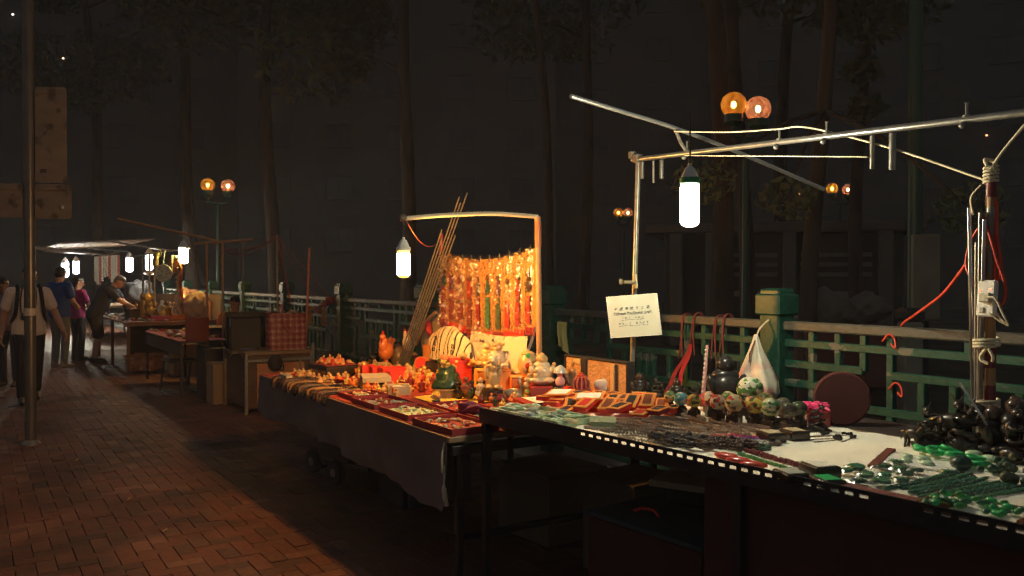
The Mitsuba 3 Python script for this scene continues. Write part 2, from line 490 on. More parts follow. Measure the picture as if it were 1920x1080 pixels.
def tree(label, x, y, r0, h, lean, crown0, crad, nl, seed, size=.17, mid=False, low=None):
    r = np.random.default_rng(seed)
    t = thing('park_tree', label, 'tree')
    zz = np.linspace(0, 1, 14)
    ctr = np.stack([x + lean[0] * zz ** 1.5 + .12 * np.sin(zz * 7 + seed), y + lean[1] * zz ** 1.5 + .12 * np.cos(zz * 6 + seed), zz * h - .03], 1)
    part(t, 'trunk', tube(ctr, r0 * (1.25 - .25 * np.minimum(1, zz * 8)) * (1 - .55 * zz), 10), bark, 60)
    C, RR = [], []
    for q in range(7):
        k = r.uniform(crown0 / h, 1)
        p0 = np.array([np.interp(k, zz, ctr[:, i]) for i in range(3)])
        an = q * 2.4 + r.uniform(-.4, .4)
        L = crad * r.uniform(.55, 1)
        e = p0 + np.array([math.cos(an) * L, math.sin(an) * L, .3 * L])
        part(t, 'limb', tube(curve([p0, (p0 + e) / 2 + [0, 0, .2], e], 4), np.linspace(r0 * .3, r0 * .06, 9), 6), bark, 60)
        for f in (.55, .8, 1.05):
            C.append(p0 + (e - p0) * f + r.normal(0, .25, 3)); RR.append(crad * r.uniform(.22, .42))
    if low is not None:
        for c in low:
            c = np.asarray(c, float)
            p0 = np.array([np.interp(.42, zz, ctr[:, i]) for i in range(3)])
            part(t, 'limb', tube(curve([p0, (p0 + c) / 2 + [0, 0, .12], c], 5), np.linspace(r0 * .3, .012, 11), 6), bark, 60)
            C.append(c); RR.append(.34)
    k = part(t, 'crown', leaves(C, RR, nl, size, seed + 50), leaf_mid if mid else leaf_dark)
    lab(k, kind='stuff')


tree('thick tree trunk rising behind the nearer pair of globe lamps', 10.3, 10.0, .19, 12.5, (.3, .4), 7.0, 3.4, 4200, 1)
tree('second tree trunk, just right of the thick one behind the globe lamps', 13.0, 11.9, .17, 13, (-.4, .2), 7.5, 3.2, 3600, 2)
tree('slender tree trunk third from the globe lamps towards the right', 16.0, 13.5, .17, 13, (.2, -.3), 7.0, 3.4, 3600, 3)
tree('tree with a pale leafy spray beside the green post at right', 15.4, 11.0, .15, 11, (.6, .2), 4.6, 2.6, 3000, 4, .15, True, [(13.6, 9.6, 4.6), (13.9, 9.9, 5.4)])
tree('slim leaning tree left of the long bright rod', 11.6, 16.4, .13, 13, (-.9, .6), 7.5, 3.0, 3600, 5)
tree('tall dark tree behind the leaning one at picture centre', 15.8, 20.8, .2, 14, (.4, .3), 7.5, 3.8, 4200, 6)
tree('dark tree behind the plastic packets', 9.2, 19.5, .2, 13, (.3, .3), 6.5, 3.8, 4200, 7)
tree('dark tree left of the orange stall lamp', 7.4, 24.5, .22, 14, (-.2, .3), 6.5, 4.2, 4500, 8)
tree('tree behind the far globe lamp pair at left', 6.6, 31, .24, 15, (-.6, 0), 7, 4.6, 4500, 9)
tree('street tree far down the walk behind the first stalls', 4.6, 38, .25, 15, (-.8, 0), 6.5, 5, 4500, 10)
tree('low spreading tree whose drooping twigs catch the white lamp light', 8.2, 6.4, .11, 8.5, (.5, .2), 6.2, 2.0, 4200, 11, .055, True,
     [(6.3, 6.3, 2.55), (6.9, 5.75, 2.35), (7.6, 4.3, 2.2)])
tree('tree at the right edge behind the bamboo pole', 10.5, 4.2, .17, 11, (.2, .3), 6.0, 3.2, 3600, 12)

# ---------------------------------------- double globe lamps
amber = 'amber_globe'
scene[amber] = {'type': 'blendbsdf', 'weight': 0.42,
                'a': {'type': 'thindielectric', 'specular_transmittance': {'type': 'rgb', 'value': [.95, .55, .25]}},
                'b': {'type': 'principledthin', 'base_color': {'type': 'rgb', 'value': [.62, .22, .06]}, 'roughness': .4, 'diff_trans': 1.6}}
rose = 'rose_globe'
scene[rose] = {'type': 'blendbsdf', 'weight': 0.42,
               'a': {'type': 'thindielectric', 'specular_transmittance': {'type': 'rgb', 'value': [.95, .58, .46]}},
               'b': {'type': 'principledthin', 'base_color': {'type': 'rgb', 'value': [.58, .20, .13]}, 'roughness': .4, 'diff_trans': 1.6}}
GL = [((8.98, 8.19), .155, 3.94, 3.88, 'double globe street lamp nearest the stalls, above the steel rail', (8.84, 8.28), (9.12, 8.10)),
      ((21.9, 16.3), .36, 4.22, 4.19, 'double globe street lamp low at right beside the green post', (21.7, 16.43), (22.1, 16.18)),
      ((20.0, 24.0), .3, 3.92, 3.92, 'small far double globe street lamp left of the steel upright', (19.85, 24.1), (20.15, 23.92)),
      ((5.32, 22.2), .45, 3.91, 3.885, 'double globe street lamp at left above the far stalls', (5.11, 22.37), (5.54, 22.1))]
for (x, y), _, za, zb, lb, A, B in GL:
    g = thing('globe_lamp', lb, 'street lamp', None)
    part(g, 'post', lathe([(.12, 0), (.12, .5), (.055, .6), (.045, za - .45)], 12), dark_green, 40)
    scene[list(scene)[-1]]['to_world'] = T().translate([x, y, -.03])
    part(g, 'arm', tube([(A[0], A[1], za - .42), (x, y, za - .46), (B[0], B[1], zb - .42)], .03, 8), dark_green, 40)
    for (gx, gy), z, m_, em in ((A, za, amber, (120, 44, 11)), (B, zb, rose, (120, 50, 26))):
        part(g, 'holder', mv(lathe([(.03, -.42), (.035, -.30), (.13, -.24), (.135, -.14), (.10, -.13)], 14), (gx, gy, z)), dark_green, 40)
        gl = part(g, 'globe', mv(lathe([(.10, -.135)] + [(.175 * math.sin(t), -.175 * math.cos(t)) for t in np.linspace(.75, math.pi - .02, 14)], 24), (gx, gy, z)), m_, True)
        part(gl, 'bulb', ell((gx, gy, z), (.036, .036, .05), 1), card_white, True, emitter=emit(em, .12))

# ---------------------------------------- green post, notice board and stone bollard behind the fence
p_ = thing('lighting_mast', 'thick dark green mast rising out of view at right', 'mast')
part(p_, 'shaft', mv(lathe([(.11, 0), (.11, 1.2), (.075, 1.3), (.06, 7.5)], 14), (8.39, 5.33, -.03)), dark_green, 40)
part(p_, 'base_cover', box(.26, .26, .5, .02, (8.39, 5.33, -.03), 30), dark_green)
nb = thing('notice_board', 'upright grey brown board standing beside the green mast', 'board')
part(nb, 'panel', box(.27, .06, .86, .006, (8.02, 4.98, 1.15), -32), pmat('board_face', lambda p, n, uv: mix((.10, .085, .07), (.19, .155, .12), fbm(p.x * 6, p.y * 6, p.z * 3, 3)), .5))
part(nb, 'leg', box(.06, .05, 1.18, .005, (8.02, 4.98, -.03), -32), black_steel)
bo = thing('stone_bollard', 'short stone bollard with dark cap in front of the notice board', 'bollard')
part(bo, 'shaft', box(.17, .17, 1.22, .02, (7.05, 4.52, -.03), -32), concrete)
part(bo, 'cap', box(.20, .20, .12, .03, (7.05, 4.52, 1.19), -32), black_steel)
for (x, y, z, s, lb) in ((8.6, 6.6, 1.2, .34, 'left of two crumpled pale tarpaulin bundles on a dark cart behind the fence'), (8.75, 6.15, 1.22, .26, 'right of two crumpled pale tarpaulin bundles on a dark cart behind the fence')):
    m = ell((0, 0, 0), (1, 1, .62), 3); v = m.vertices; v += (n3(v, 3.1, 4) * .7)[:, None] * v
    single('tarpaulin_bundle', mv(tm(v, m.faces), (x, y, z), 20, s=s), mat((.11, .095, .09), .85), lb, 'bundle', smooth=True)
ct = thing('park_cart', 'dark red cart carrying the tarpaulin bundles', 'cart')
part(ct, 'body', box(1.2, .8, .7, .02, (8.7, 6.4, .32), -30), mat((.10, .03, .03), .7))
for x, y in ((8.3, 6.35), (8.9, 6.0)): part(ct, 'wheel', mv(lathe([(.05, -.03), (.2, -.03), (.22, 0), (.2, .03), (.05, .03)], 16), (x, y, .19), -30, 90), black_steel, 40)

# ---------------------------------------- the lattice fence
fe = thing('lattice_fence', 'green painted lattice fence with square posts behind the stalls', 'fence')
FX = 4.2
for k in range(-1, 9):
    y0 = 3.575 + 2.405 * k
    part(fe, 'post', box(.15, .15, 1.42, .01, (FX, y0, .09)), post_paint)
    part(fe, 'post_cap', cat_([box(.19, .19, .13, .01, (FX, y0, 1.35)), box(.13, .13, .035, .015, (FX, y0, 1.48))]), post_paint)
    if k == 8: break
    a, b = y0 + .075, y0 + 2.33
    part(fe, 'top_rail', box(.075, b - a, .055, .008, (FX, (a + b) / 2, 1.262)), rail_paint)
    H, V = [], []
    U = 2.255
    H += [(0, U, 1.185), (0, U, .55), (0, U, .20)]
    for m_ in (0, 1):
        f = (lambda u: u) if m_ == 0 else (lambda u: U - u)
        H += [tuple(sorted((f(0), f(.535)))) + (1.06,), tuple(sorted((f(0), f(.37)))) + (.945,)]
        V += [(f(.19), .20, 1.262), (f(.37), 1.06, 1.262), (f(.37), .2, .945), (f(.535), 1.06, 1.262), (f(.70), .20, 1.262), (f(.88), .55, 1.05), (f(1.05), .2, 1.05)]
    V += [(U / 2, 1.185, 1.262), (U / 2, .85, 1.05)]
    H += [(.70, U - .70, 1.05), (.535, U - .535, .85)]
    for u0, u1, z in H: part(fe, 'bar', bar((FX, b - u0, z), (FX, b - u1, z), .042, .044, .004), green_paint)
    for u, z0, z1 in V: part(fe, 'bar', bar((FX + .001, b - u, z0), (FX + .001, b - u, z1), .038, .040, .004), green_paint)


# ------------------------------------------------------------------ stall lamps
def stall_lamp(x, y, z, rad, label, s=1.0, ring=None, hang=.3, warm=False, w=1.0, ends=None):
    t = thing('stall_lamp', label, 'lamp')
    r, h = (.047 if ends else .052) * s, (.19 if warm else .215) * s
    prof = [(r * math.sin(a) ** .8, -h / 2 + r * .62 * (1 - math.cos(a))) for a in np.linspace(.12, math.pi / 2, 7)] + [(r, h / 2 - .01), (r * .96, h / 2)]
    if ends:
        part(t, 'tube_end', mv(lathe(prof[:6], 20), (x, y, z)), card_white, True, emitter=emit(ends, .15))
        part(t, 'tube_end', mv(lathe([(r, h / 2 - .016), (r, h / 2 - .002), (r * .96, h / 2)], 20), (x, y, z)), card_white, True, emitter=emit(ends, .15))
        prof = [prof[5], (r, -h / 2 + r * .62), (r, h / 2 - .016)]
    part(t, 'tube', mv(lathe(prof, 16), (x, y, z)), card_white, emitter=emit(rad, w))
    part(t, 'collar', mv(lathe([(r * 1.05, h / 2 + .002), (r * 1.08, h / 2 + .006), (r * 1.08, h / 2 + .026 * s), (r * .95, h / 2 + .03 * s)], 16), (x, y, z)), ring or plastic_white, 40)
    part(t, 'cap', mv(lathe([(r * .93, h / 2 + .031 * s), (r * .5, h / 2 + .075 * s), (r * .22, h / 2 + .085 * s), (r * .2, h / 2 + .10 * s)], 16), (x, y, z)), plastic_white, 40)
    part(t, 'flex', tube(curve([(x, y, z + h / 2 + .095 * s), (x + .012, y + .01, z + h / 2 + hang * .5), (x, y, z + h / 2 + hang)], 5), .0035, 6), black_steel)
    return t


WHITE, ORANGE = (400, 374, 258), (1080, 440, 80)
FARW, FARO, FAR2 = (135, 127, 100), (190, 80, 16), (330, 315, 250)
stall_lamp(2.285, 4.86, 1.66, ORANGE, 'orange glowing stall lamp hanging from the end of the curved bar', .88, None, .20, True, 5, (2.6, 1.05, .10))
stall_lamp(2.84, 2.93, 1.915, WHITE, 'bright white stall lamp with green collar under the steel rail', .95, mat((.03, .22, .10), .4), .33, False, 5, (2.2, 2.15, 1.7))
stall_lamp(3.10, 15.33, 1.95, FARO, 'orange lamp at the near end of the far stall, beside the hanging discs', 1.45, None, .16, True, 1.6)
stall_lamp(2.945, 17.68, 1.87, FARW, 'white lamp right of the steel uprights of the far stall', 1.4, None, .22, False, 1.4)
stall_lamp(2.94, 20.05, 1.85, FARW, 'white lamp left of the steel uprights of the far stall', 1.4, None, .25, False, 1.2)
stall_lamp(2.55, 26.8, 1.85, FAR2, 'right of the two farthest white lamps beside the lit garment rail', 1.6, None, .3, False, 1.0)
stall_lamp(2.29, 27.0, 1.78, FAR2, 'left of the two farthest white lamps over the head of the man in blue', 1.8, None, .38, False, 1.0)

# ------------------------------------------------------------------ first stall (orange lamp)
ZA, ZB = .80, .90
ta = thing('market_table', 'long stall table with brown front tarp under the orange lamp', 'table')
part(ta, 'top', box(1.40, 3.22, .03, .004, (2.68, 5.31, ZA - .035)), table_wood)
part(ta, 'cover', box(1.385, 3.20, .004, .001, (2.685, 5.31, ZA - .004)), cloth_red)


def tarp(u, v):
    y = 3.70 + 3.2 * u
    hem = .34 - .05 * u + .012 * np.sin(u * 23) + .02 * np.sin(u * 6 + 1)
    zz = ZA - .004 - v * (hem)
    fold = .016 * np.sin(y * 9 + 3 * np.sin(y * 2.3)) * v + .007 * np.sin(y * 29 + 4 * v) * v + .03 * n3(np.stack([y * 6, v * 5, y * 0], 1), 1.0, 21) * v
    return np.stack([1.972 - .004 * v + fold, y, zz], 1)


part(ta, 'front_tarp', grid(tarp, 160, 14), skirt_brown, True)
part(ta, 'frame_rail', bar((2.0, 3.715, .725), (3.36, 3.715, .725), .035, .05, .003), black_steel)
part(ta, 'frame_rail', bar((3.36, 3.72, .735), (3.36, 6.9, .735), .035, .05, .003), black_steel)
for x, y in ((2.06, 3.74), (3.35, 3.75), (2.5, 5.3), (3.35, 5.3), (2.5, 6.85), (3.35, 6.88)):
    part(ta, 'leg', box(.035, .035, .735, .003, (x, y, 0)), black_steel)
part(ta, 'stretcher', bar((2.01, 3.74, .28), (3.35, 3.74, .28), .03, .03, .003), black_steel)
single('tie_cord', tube(curve([(1.968, 3.72, .77), (1.95, 3.715, .70), (1.955, 3.72, .62), (1.965, 3.725, .74)], 6), .004, 6), cord_cream, 'pale cord loop hanging at the near corner of the brown tarp', 'cord')
single('tie_cord', tube(curve([(1.965, 3.715, .66), (1.96, 3.71, .55), (1.972, 3.708, .46)], 6), [.004] * 6 + [.012] * 7, 6), cord_cream, 'pale twisted cloth end hanging below the tarp corner', 'cord')
# hand truck under the table
ht = thing('hand_truck', 'hand truck with two small wheels lying under the first stall', 'trolley')
for y in (6.28, 5.82): 
    k = part(ht, 'wheel', mv(lathe([(.03, -.02), (.085, -.022), (.095, 0), (.085, .022), (.03, .02)], 18), (2.2, y, .19), 12, 0, 90), mat((.05, .035, .028), .8), 40)
    part(k, 'hub', mv(lathe([(.012, -.024), (.032, -.024), (.032, .024), (.012, .024)], 12), (2.2, y, .19), 12, 0, 90), steel_old, 40)
part(ht, 'frame', cat_([bar((2.24, 6.3, .19), (2.24, 5.3, .30), .03, .03), bar((2.45, 6.3, .19), (2.45, 5.3, .30), .03, .03), bar((2.18, 6.05, .19), (2.5, 6.05, .19), .02, .02)]), black_steel)
for x, y, w, d, h, m_, lb in ((2.7, 6.4, .6, .5, .42, mat((.09, .06, .04), .7), 'brown carton stored under the far half of the first stall'), (2.75, 5.5, .5, .45, .36, mat((.05, .05, .055), .6), 'dark storage crate under the middle of the first stall'),
                              (3.05, 4.35, .45, .5, .40, mat((.13, .11, .075), .7), 'pale wooden crate seen under the near end of the first stall')):
    c = thing('storage_crate', lb, 'crate')
    part(c, 'body', box(w, d, h, .006, (x, y, 0), 4), m_)
    part(c, 'lid', box(w + .02, d + .02, .025, .005, (x, y, h + .001), 4), m_)

# bar frame with the orange lamp and the row of packets
f1 = thing('bar_frame', 'bamboo and tube frame holding the orange lamp and packets', 'frame')
part(f1, 'right_pole', tube([(3.2, 4.70, .79), (3.2, 4.71, 1.4), (3.2, 4.725, 1.985)], .021, 10), rust_wood, 40)
part(f1, 'left_pole', tube([(3.2, 6.09, .79), (3.2, 6.10, 1.93)], .016, 10), mat((.30, .05, .035), .4), 40)
part(f1, 'curved_bar', tube(curve([(2.275, 4.85, 1.945), (2.55, 4.82, 1.975), (2.9, 4.77, 1.995), (3.2, 4.725, 1.985)], 6), .0155, 10), mat((.55, .46, .32), .4), 40)
part(f1, 'knot', ell((2.275, 4.85, 1.95), (.028, .028, .024), 1), mat((.12, .09, .07), .8), True)
part(f1, 'tape', tube([(3.2, 4.717, 1.78), (3.2, 4.722, 1.95)], .0235, 10), mat((.42, .14, .06), .35), 40)
single('red_wire', tube(sag((2.30, 4.85, 1.935), (3.19, 6.1, 1.88), .10, 16), .004, 6), wire_red_dark, 'thin red wire sagging under the curved bar', 'wire')
part(f1, 'packet_line', tube(sag((3.2, 4.725, 1.80), (3.2, 6.1, 1.80), .075, 20), .003, 6), black_steel)
POS = ['rightmost hanging packet, beside the bamboo pole', 'second hanging packet from the bamboo pole', 'third hanging packet from the bamboo pole', 'fourth hanging packet from the bamboo pole', 'fifth hanging packet from the bamboo pole',
       'sixth hanging packet from the bamboo pole', 'seventh hanging packet from the bamboo pole', 'eighth hanging packet from the bamboo pole', 'ninth hanging packet from the bamboo pole', 'leftmost of the ten hanging packets']


def film(w, h, seed, amp):
    def f(u, v):
        p = np.stack([u * 1.0, v * 3.2, 0 * u + seed], 1)
        d = amp * (.8 * n3(p, 4.5, seed) + .8 * np.abs(n3(p, 9.5, seed + 1)) + .7 * np.abs(n3(p * [1, 1.2, 1], 18, seed + 2)) + .4 * n3(p, 33, seed + 3)) + .012 * np.sin(np.pi * u) 
        return np.stack([-.010 - d - .004, (u - .5) * w, -v * h], 1)
    return grid(f, 24, 80)


for i in range(10):
    y = 4.79 + i * .1345
    zt = 1.80 - .30 * (y - 4.725) * (6.1 - y) / (1.375 ** 2) - .012
    w, h = .132, .585 - .012 * (i > 6)
    redp = i not in (3, 4, 6)
    k = thing('hanging_packet', ('red' if redp else 'green') + ' figure on tan card in clear film, ' + POS[i], 'packet', None)
    rz = R.normal(0, 5) + (9 if i > 6 else 0)
    pl = lambda m: mv(m, (3.188, y, zt), rz)
    curl = lambda u: .006 * np.sin(u * 3 + i)
    part(k, 'card', pl(grid(lambda u, v: np.stack([.004 * np.sin(v * 4 + i) + .003 * np.cos(u * 3), (u - .5) * w, -v * h], 1), 6, 16)), tan_card, True)
    part(k, 'bottom_band', pl(box(.003, w, .055, .0008, (-.006, 0, -h + .002))), card_red if i % 3 else card_dkred)
    if i > 5: part(k, 'side_band', pl(box(.003, w * .42, h * .62, .001, (-.007, w * .2, -h * .86))), card_dkred)
    # flat cloth figure: head, body, skirt
    c1 = [mat((.05, .035, .03), .4), mat((.42, .36, .28), .4), mat((.03, .10, .07), .4), glaze_red, mat((.10, .05, .12), .4)][(i * 3) % 5]
    c2 = [card_red, mat((.34, .03, .03), .5)][i % 2] if redp else [mat((.05, .20, .10), .5), mat((.06, .12, .06), .5)][i % 2]
    if i > 5: c2 = mat((.24, .05, .04), .5)
    top = -.13 - R.uniform(0, .05)
    wv = R.uniform(-.012, .012)
    flat = lambda poly, x0: tm(np.stack([slab(poly, -.003, .003).vertices[:, 2] - x0, slab(poly, -.003, .003).vertices[:, 0] + .008 + wv, slab(poly, -.003, .003).vertices[:, 1]], 1), slab(poly, -.003, .003).faces)
    part(k, 'figure_head', pl(ell((-.013, .010 + wv, top), (.006, .014, .020), 1)), mat((.10, .05, .04), .6), True)
    part(k, 'figure_body', pl(flat([(-.011, top - .02), (.011, top - .02), (.016, top - .07), (.030, top - .10), (.022, top - .125), (.012, top - .11), (-.014, top - .12), (-.026, top - .09)], .012)), c1)
    sk0 = top - .12 - R.uniform(0, .03)
    part(k, 'figure_skirt', pl(flat([(-.016, sk0), (.017, sk0), (.026, sk0 - .10), (.020 + R.uniform(0, .014), -h + .085), (-.026, -h + .08), (-.022, sk0 - .08)], .013)), c2)
    part(k, 'sash', pl(flat([(-.017, sk0 - .02), (.018, sk0 - .015), (.019, sk0 - .03), (-.018, sk0 - .035)], .0165)), [gold, mat((.03, .10, .07), .4), card_white][i % 3])
    part(k, 'film', pl(film(w, h + .02, 11 + i, .020 if i < 5 else .042)), 'clear_film', True)
    part(k, 'clip', cat_([box(.018, .03, .03, .004, (3.19, y, zt - .016)), box(.01, .012, .02, .002, (3.19, y, zt + .012))]), black_steel)

# bundle of spare tubes leaning against the bar
for q, (o, l) in enumerate(((0, 1), (.024, .97), (.048, 1.02), (-.026, .78), (-.05, .83), (.075, .8))):
    a, b = np.array([2.93 + .6 * o * .844, 6.33 - .6 * o * .536, .80]), np.array([3.035 + o * .844, 5.50 - o * .536, 2.17])
    single('spare_tube', tube([a, a + (b - a) * l], .0055, 8), steel, 'thin metal tube in the bundle leaning across the curved bar of the first stall', 'tube', 'spare tubes leaning at the first stall', smooth=40)

# cloth sheet with printing, bags and the striped cap behind the goods
def sheetfn(u, v):
    y = 5.54 - .76 * u
    return np.stack([3.16 + .02 * np.sin(u * 7) * v - .05 * v, y, 1.19 - .25 * v - .02 * np.sin(np.pi * u)], 1)


sh = thing('printed_sheet', 'cream cloth sheet with printed words hanging below the packets', 'cloth')
part(sh, 'cloth', grid(sheetfn, 24, 12), mat((.62, .54, .42), .9), True)


def facing(m, loc, az, tilt=0):
    """Lettering (xy, reading along +x) stood upright at loc, seen from the compass side az (degrees from +y towards +x)."""
    return mv(mv(mv(m, rz=tilt), rx=90), loc, 180 - az)


for tx, z, y, hgt in (('TIE BUDUN', 1.055, 5.10, .020), ('NUDE', 1.115, 5.36, .017), ('TIED', 1.13, 5.20, .015), ('X', 1.0, 5.06, .018)):
    part(sh, 'print', facing(meshkit.text_mesh(tx, hgt, .002, True), (3.112 if z < 1.1 else 3.125, y, z), 270), ink)
single('cloth_corner', grid(lambda u, v: np.stack([3.17 + .02 * v, 4.98 - .28 * u + .02 * v, .96 + .30 * u ** 1.5 - (.05 + .06 * u) * v * (1 - .7 * u)], 1), 12, 6), mat((.48, .44, .40), .9), 'grey cloth corner pulled up to the bamboo pole', 'cloth', smooth=True)


def dome(u, v):
    a = (u - .5) * math.pi
    rr = np.sin(v * math.pi / 2)
    y, z = .375 * np.sin(a) * rr, .26 * np.cos(a) * rr
    return np.stack([-.085 * np.cos(v * math.pi / 2) - .01 * np.sin(a * 9) * rr, y, z], 1)


def dome_fn(p, n, uv):
    s = p.y * 1.0
    q = (s - 5.40) / 0.125
    f = q - dr.floor(q)
    line = dr.select(((f > .04) & (f < .15)) | ((f > .46) & (f < .55)), 1.0, 0.0)
    return mix((.74, .62, .40), (.03, .025, .02), line)


sc_ = thing('striped_bag', 'cream cloth dome with black stripes and squares behind the figurines', 'bag')
part(sc_, 'cloth', mv(grid(dome, 40, 10), (3.1, 5.77, .95)), pmat('striped_cloth', dome_fn, .9), True)
for y, z0, n_ in ((5.60, 1.17, 5), (5.88, 1.13, 3)):
    for q in range(n_):
        z = z0 - q * .043
        xx = 3.1 - .085 * math.sqrt(max(0, 1 - ((y - 5.77) / .375) ** 2 - ((z - .95) / .26) ** 2)) - .008
        part(sc_, 'square', mv(cat_([box(.003, .034, .007, .0008, (0, 0, .0)), box(.003, .034, .007, .0008, (0, 0, .022)), box(.003, .007, .017, .0008, (0, -.0135, .006)), box(.003, .007, .017, .0008, (0, .0135, .006))]), (xx, y, z - .03)), ink)
m = ell((0, 0, 0), (.12, .34, .26), 3); v = m.vertices; v += (n3(v, 9, 3) * .06)[:, None] * [1, 1, 1]
bg = thing('goods_sack', 'grey brown sack with a dark emblem left of the striped dome', 'sack')
part(bg, 'body', mv(tm(v, m.faces), (3.33, 6.3, 1.05)), mat((.34, .27, .20), .85), True)
em = [cat_([box(.004, .10, .014, .002, (0, 0, .0)), box(.004, .10, .014, .002, (0, 0, .20)), box(.004, .014, .2, .002, (0, -.045, .007)), box(.004, .014, .2, .002, (0, .045, .007))])]
part(bg, 'emblem', mv(box(.004, .105, .215, .002), (3.2, 6.03, .965), -14), ink)
for z, w in ((.985, .06), (1.03, .045), (1.075, .06), (1.12, .05)): part(bg, 'emblem_stroke', mv(box(.003, w, .010, .001), (3.194, 6.03, z), -14), mat((.4, .33, .25), .8))
part(bg, 'strap', tube(curve([(3.2, 6.2, 1.30), (3.18, 6.35, 1.2), (3.17, 6.5, 1.02)], 6), .016, 8), mat((.38, .27, .17), .8), 60)
single('red_ribbon', tube(curve([(3.16, 6.25, 1.22), (3.14, 6.2, 1.15), (3.16, 6.13, 1.10)], 5), [.02, .024, .028, .03, .03, .028, .024, .02, .02, .016, .012], 8), mat((.34, .03, .03), .5), 'dark red ribbon bunch on the grey brown sack', 'ribbon', smooth=True)

# ------------------------------------------------------------------ figurine kinds (origin at the foot, about 1 unit high)
def fig_duck(m1, m2=None):
    return [('body', cat_([ell((0, 0, .33), (.32, .40, .32), 2), ell((0, .30, .42), (.12, .16, .14), 1), ell((0, -.26, .74), (.20, .21, .22), 2), ell((0, -.2, .52), (.15, .15, .18), 1), ell((.3, 0, .38), (.06, .24, .17), 1), ell((-.3, 0, .38), (.06, .24, .17), 1)]), m1),
            ('beak', ell((0, -.48, .70), (.09, .12, .05), 1), m2 or glaze_orange)]


def fig_sitter(m1, m2=None, m3=None):
    return [('body', cat_([ell((0, 0, .16), (.42, .34, .17), 2), ell((0, -.03, .40), (.31, .27, .28), 2), ell((0, 0, .60), (.27, .2, .17), 2), ell((.30, -.1, .44), (.10, .13, .22), 1, ry=14), ell((-.30, -.1, .44), (.10, .13, .22), 1, ry=-14),
                           ell((.2, -.27, .17), (.2, .14, .1), 1), ell((-.2, -.27, .17), (.2, .14, .1), 1)]), m1),
            ('head', cat_([ell((0, -.02, .83), (.16, .17, .17), 2), ell((.16, 0, .81), (.03, .05, .09), 1), ell((-.16, 0, .81), (.03, .05, .09), 1), ell((0, -.18, .81), (.03, .04, .03), 1), ell((0, .02, .97), (.07, .07, .05), 1)]), m2 or m1)] + ([('base', box(.9, .72, .07, .02), m3)] if m3 else [])


def fig_stander(m1, m2=None, m3=None):
    return [('body', cat_([lathe([(.20, .02), (.24, .08), (.20, .3), (.15, .5), (.17, .62), (.14, .72), (.07, .77)], 14), ell((.19, -.06, .52), (.07, .10, .17), 1, ry=20), ell((-.19, -.06, .5), (.07, .10, .17), 1, ry=-20)]), m1),
            ('head', cat_([ell((0, 0, .87), (.105, .11, .125), 2), ell((0, -.11, .86), (.025, .03, .03), 1), ell((0, .02, .985), (.06, .06, .05), 1)]), m2 or m1)] + ([('base', lathe([(.26, 0), (.28, .01), (.27, .06), (.22, .07)], 14), m3)] if m3 else [])


def fig_horse(m1, m2=None):
    L = lambda x, y: tube([(x, y, .45), (x, y - .02, .25), (x, y + .01, 0)], [.085, .05, .055], 7)
    return [('body', cat_([ell((0, .02, .52), (.16, .34, .19), 2), L(.1, -.2), L(-.1, -.2), L(.1, .27), L(-.1, .27), tube([(0, -.22, .58), (0, -.36, .82)], [.13, .09], 8), ell((0, -.45, .87), (.075, .16, .085), 1, rx=25), ell((.04, -.35, .98), (.02, .02, .05), 1), ell((-.04, -.35, .98), (.02, .02, .05), 1)]), m1),
            ('mane', cat_([tube([(0, .33, .6), (0, .46, .52), (0, .5, .25)], [.04, .06, .02], 6), ell((0, -.24, .8), (.04, .06, .17), 1, rx=-28)]), m2 or m1)]


def fig_rooster(m1, m2, m3=None):
    return [('body', cat_([ell((0, .0, .42), (.2, .32, .25), 2), ell((0, -.24, .64), (.12, .13, .22), 2, rx=-15), ell((0, -.28, .84), (.09, .1, .09), 1), lathe([(.2, 0), (.17, .06), (.07, .12), (.06, .22)], 10)]), m1),
            ('tail', cat_([tube(curve([(x, .22, .46), (x * 1.6, .38, .72), (x * 2, .50, .66 + z)], 4), [.07, .07, .065, .06, .05, .045, .035, .03, .02], 6) for x, z in ((0, .12), (.06, 0), (-.06, .02))]), m3 or m1),
            ('comb', cat_([ell((0, -.26 + .05 * q, .955 - .01 * q * q), (.02, .045, .06), 1) for q in (-1, 0, 1)] + [ell((0, -.37, .74), (.025, .03, .06), 1)]), m2),
            ('beak', ell((0, -.40, .84), (.025, .06, .025), 1), gold)]


def fig_swan(m1, m2):
    return [('body', cat_([ell((0, .05, .22), (.22, .38, .21), 2), tube(curve([(0, -.22, .3), (0, -.36, .5), (0, -.25, .75), (0, -.2, .88)], 5), np.linspace(.11, .06, 16), 8), ell((0, -.24, .93), (.075, .11, .07), 1), ell((.17, .12, .32), (.06, .3, .16), 1), ell((-.17, .12, .32), (.06, .3, .16), 1)]), m1),
            ('beak', ell((0, -.37, .91), (.03, .07, .025), 1), m2)]


def fig_pot(m1, m2=None, top=.45):
    return [('body', lathe([(.2, 0), (.22, .02), (.36, .2), (.42, .42), (.38, .62), (.28, .76), (.26, .82), (.30, .86), (.28, .87), (.22, .8)], 20), m1)] + ([('lid', lathe([(.27, .85), (.2, .93), (.06, .97), (.07, 1.02), (.02, 1.04)], 14), m2)] if m2 else [])


